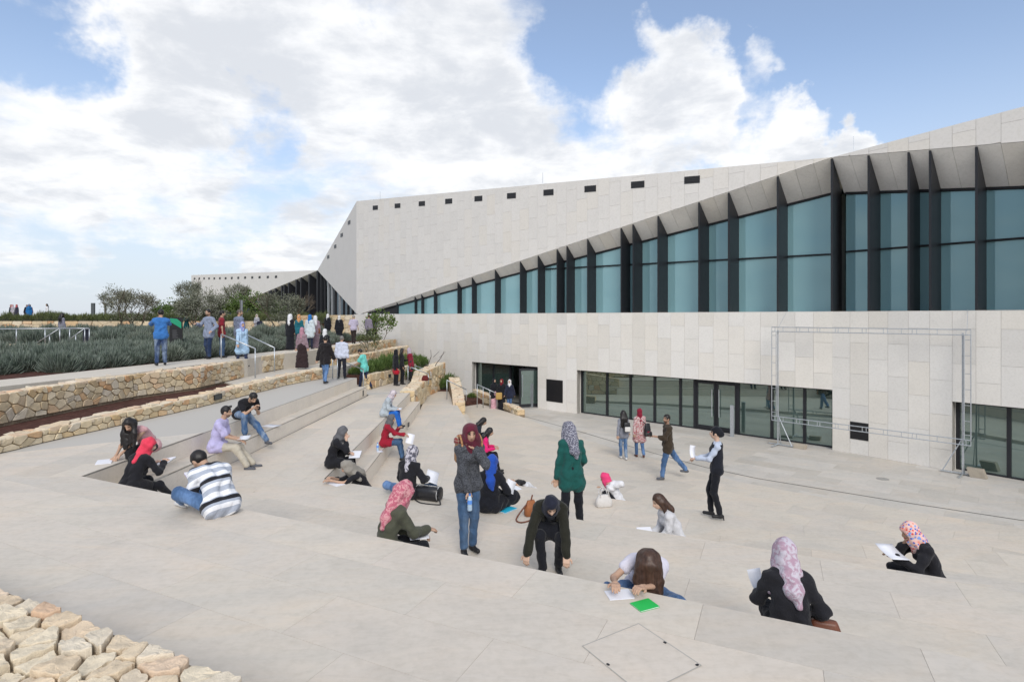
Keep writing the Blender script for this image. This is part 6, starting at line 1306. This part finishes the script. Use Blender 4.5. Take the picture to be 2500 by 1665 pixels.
person('grey-haired man in white shirt and dark trousers at the stair head', gp(834, 925, ZL[0]), (.05, 1), 1.60, 'stand', True, top=cloth((.56, .60, .72)), pants=cloth((.018, .02, .03)), hair=('short', hair_mat((.16, .15, .14))), detail=2, hem=.02, loose=.03, fl_=[-.13, 0, .075], fr_=[.13, 0, .075])
person('woman in white headscarf and long black cloak behind the man in the black jacket', (-7.72, 23.3, zs), (.1, 1), 1.56, 'stand', top=BLK2, skirt=BLK2, scarf=WHITE, hem=.2, loose=.03, **EG)
person('man in black jacket and jeans striding along the upper landing', gp(794, 936, ZL[0]), (.35, .94), 1.66, 'walk', True, top=cloth((.016, .014, .016)), pants=JEAN, hair=('short', H_BLK), detail=2, hem=.14, loose=.035, head=(6, 40, 0), fl_=[-.14, .14, .085], fr_=[.16, -.22, .09])
person('woman in dusty pink headscarf, mauve blouse and long brown skirt climbing to the path', gp(737, 900, zs), (.05, 1), 1.62, 'stand', top=cloth((.27, .19, .22)), skirt=cloth((.035, .022, .024)), scarf=cloth((.42, .22, .28)), detail=2, hem=.0, loose=.02, fl_=[-.16, 0, .075], fr_=[.16, 0, .075])
# upper path
UPZ = 3.15
person('woman in blue turban headscarf and white top on the upper path, back turned', gp(756, 853, UPZ), (.1, 1), 1.54, 'stand', top=cloth((.55, .62, .66)), pants=NAVY, scarf=cloth((.02, .16, .45)), hem=.25, loose=.03, **EG)
person('woman in white headscarf and long mauve coat on the upper path', gp(770, 851, UPZ), (-.2, 1), 1.50, 'stand', top=cloth((.26, .19, .23)), skirt=cloth((.22, .16, .19)), scarf=WHITE, hem=.2, loose=.03, shawl=True, **EG)
t = empty('handbag', gp(776, 851, UPZ) + Vector((.0, 0, .72)), .2, label='dark brown shoulder bag against the long mauve coat', cat='bag'); bagmesh('bag_body', .24, .14, .3, LEA, t, .7)
person('woman in white headscarf and long black cloak at the start of the upper path', gp(708, 855, UPZ), (.4, .9), 1.56, 'stand', top=BLK2, skirt=BLK2, scarf=WHITE, hem=.2, loose=.04, shawl=True, **EG)
person('person with orange headscarf and teal jacket half hidden in the group on the path', (-10.25, 27.2, UPZ), (.2, -1), 1.55, 'stand', top=cloth((.02, .14, .18)), pants=NAVY, scarf=cloth((.60, .30, .13)), hem=.15, **EG)
person('man in pale mauve shirt and dark brown trousers walking up the path', gp(863, 840, UPZ), (-.1, 1), 1.56, 'walk', True, top=cloth((.46, .42, .54)), pants=cloth((.03, .022, .02)), hair=('short', hair_mat((.3, .27, .25))), sleeve=.5, fl_=[-.07, .1, .085], fr_=[.07, -.12, .09], hem=.02, loose=.02, **EG)
person('woman in white headscarf and black cloak among lavender, bag at her side', (-12.2, 37.4, 3.2), (.3, 1), 1.58, 'stand', top=BLK2, skirt=BLK2, scarf=WHITE, hem=.2, loose=.04, **EG)
person('woman in white headscarf and floor-length black cloak standing in the bed gap', (-10.15, 33.2, 3.15), (-.3, 1), 1.52, 'stand', top=BLK2, skirt=BLK2, scarf=cloth((.6, .6, .6)), hem=.2, loose=.045, **EG)
person('person in plaid shirt and dark trousers half behind the young tree', (-8.75, 34.5, UPZ), (.2, 1), 1.56, 'stand', True, top=cloth((.25, .22, .28), 'plaid'), pants=BLK2, hair=('short', H_BRN), **EG)
person('dark-haired person in pale shirt hidden behind the young tree', (-8.75, 35.9, UPZ), (.4, -1), 1.66, 'stand', True, top=cloth((.42, .45, .52)), pants=BLK2, hair=('short', H_BLK), **EG)
J = person('woman in white headscarf and grey blouse carrying a dark handbag before the rear wall', (-18.5, 41.0, 3.32), (.0, -1), 1.46, 'stand', top=cloth((.36, .37, .42)), pants=BLK2, scarf=cloth((.60, .56, .53)), hl=(-.05, .22, 1.05), hr=(.1, .24, 1.0), hem=.2, loose=.02, **EG)
t = empty('handbag', (-18.2, 40.8, 4.0), .2, label='dark navy handbag of the grey blouse woman', cat='bag'); bagmesh('bag_body', .42, .18, .34, NAVY, t, .8)
person('stout man in blue-grey shirt seen from behind on the upper path', gp(583, 872, UPZ), (.55, .85), 1.70, 'stand', True, top=cloth((.17, .20, .28)), pants=cloth((.03, .045, .07)), hair=('short', hair_mat((.09, .07, .06))), head=(4, -50, 0), loose=.03, sleeve=.5, detail=2)
person('woman in pale blue coat and blue flowered headscarf descending the path stair', (-9.72, 20.35, 2.86), (.75, -.6), 1.56, 'walk', top=cloth((.36, .52, .70)), pants=cloth((.03, .04, .08)), scarf=cloth((.10, .16, .48), 'blotch', (.45, .45, .6, 26)), open_=cloth((.40, .56, .74)), hem=.34, loose=.02, detail=2, fl_=[-.1, .16, .085], fr_=[.1, -.2, .085])
person('man in dark red T-shirt and jeans behind the plaid shirt man', gp(541, 874, UPZ), (.85, .5), 1.66, 'stand', True, top=cloth((.22, .018, .03)), sleeve=.35, pants=cloth((.05, .09, .17), 'denim'), hair=('short', H_BLK), detail=2, loose=.02)
J = person('bearded man in blue-grey plaid shirt and dark jeans walking with phone', gp(510, 876, UPZ), (-.35, -.94), 1.72, 'walk', True, top=cloth((.26, .30, .40), 'plaid', (.16, .19, .27)), pants=JEAN_D, hair=('short', H_BLK), head=(6, 8, 0), hl=(.0 - .28, .14, .98), hr=(.24, .28, 1.2), loose=.02, hem=.12, detail=2, fl_=[-.16, .12, .085], fr_=[.12, -.08, .085], tone='m')
J = person('stocky man in bright blue jumper and faded jeans taking a photograph', gp(393, 893, UPZ), (-.62, .78), 1.66, 'stand', True, top=cloth((.045, .17, .46)), pants=cloth((.03, .055, .13), 'denim', (.30, .38, .50)), hair=('short', H_BLK), head=(2, 0, 0), hl=(-.06, .30, 1.44), hr=(.07, .30, 1.44), el_=(-.8, 0, -.8), er_=(.8, 0, -.8), loose=.02, hem=.03, detail=2, fl_=[-.11, 0, .075], fr_=[.11, .03, .075])
camera_prop('small black camera raised by the man in the bright blue jumper', jw(J, (.0, .36, 1.47)), J['T'].rotation_euler.z)
person('woman in teal tunic and pale headscarf photographing behind the garden sign', (-22.4, 38.9, 3.3), (.2, -1), 1.50, 'stand', top=cloth((.015, .12, .13)), pants=cloth((.03, .09, .12)), scarf=cloth((.45, .38, .32)), hl=(-.1, .26, 1.3), hr=(.1, .26, 1.3), hem=.3, **EG)
person('girl with long dark hair in grey top standing behind the steel rail', (-23.9, 30.0, 3.2), (.3, 1), 1.60, 'stand', top=cloth((.20, .20, .25)), pants=JEAN, hair=('long', H_BLK), **EG)
RID = [('dark red scarf', (.25, .015, .03), (.015, .02, .04), 19), ('pale pink scarf', (.55, .35, .38), (.4, .38, .42), 30), ('coral scarf', (.45, .08, .10), (.03, .03, .05), 44), ('grey scarf', (.22, .21, .25), (.02, .02, .03), 55), ('mauve scarf', (.20, .10, .14), (.45, .36, .42), 64), ('black scarf', (.02, .02, .02), (.25, .02, .05), 74), ('blue cloak', (.02, .13, .34), (.02, .14, .36), 84)]
for nm, c1, c2, x in RID:
    person('distant figure with ' + nm + ' in the group on the upper terrace', (dp(x, 770, 52).x, 52 + random.uniform(-.6, .6), 4.3), (random.uniform(-1, 1), -1), random.uniform(1.42, 1.52), 'stand', top=cloth(c2), pants=BLK2, scarf=cloth(c1), hem=.3, loose=.03, group='group of distant visitors on the upper terrace', **EG)
person('lone distant girl with dark hair and white top on the upper terrace', (dp(115, 770, 52).x, 52, 4.3), (-.6, -1), 1.5, 'stand', top=WHITE, pants=BLK2, hair=('long', H_BLK), **EG)
person('distant woman in blue jacket and pale scarf near the far wing fins', (dp(636, 770, 51).x, 50.5, 4.62), (.3, -1), 1.62, 'stand', top=cloth((.12, .22, .32)), pants=JEAN, scarf=cloth((.5, .48, .5)), hem=.15, **EG)
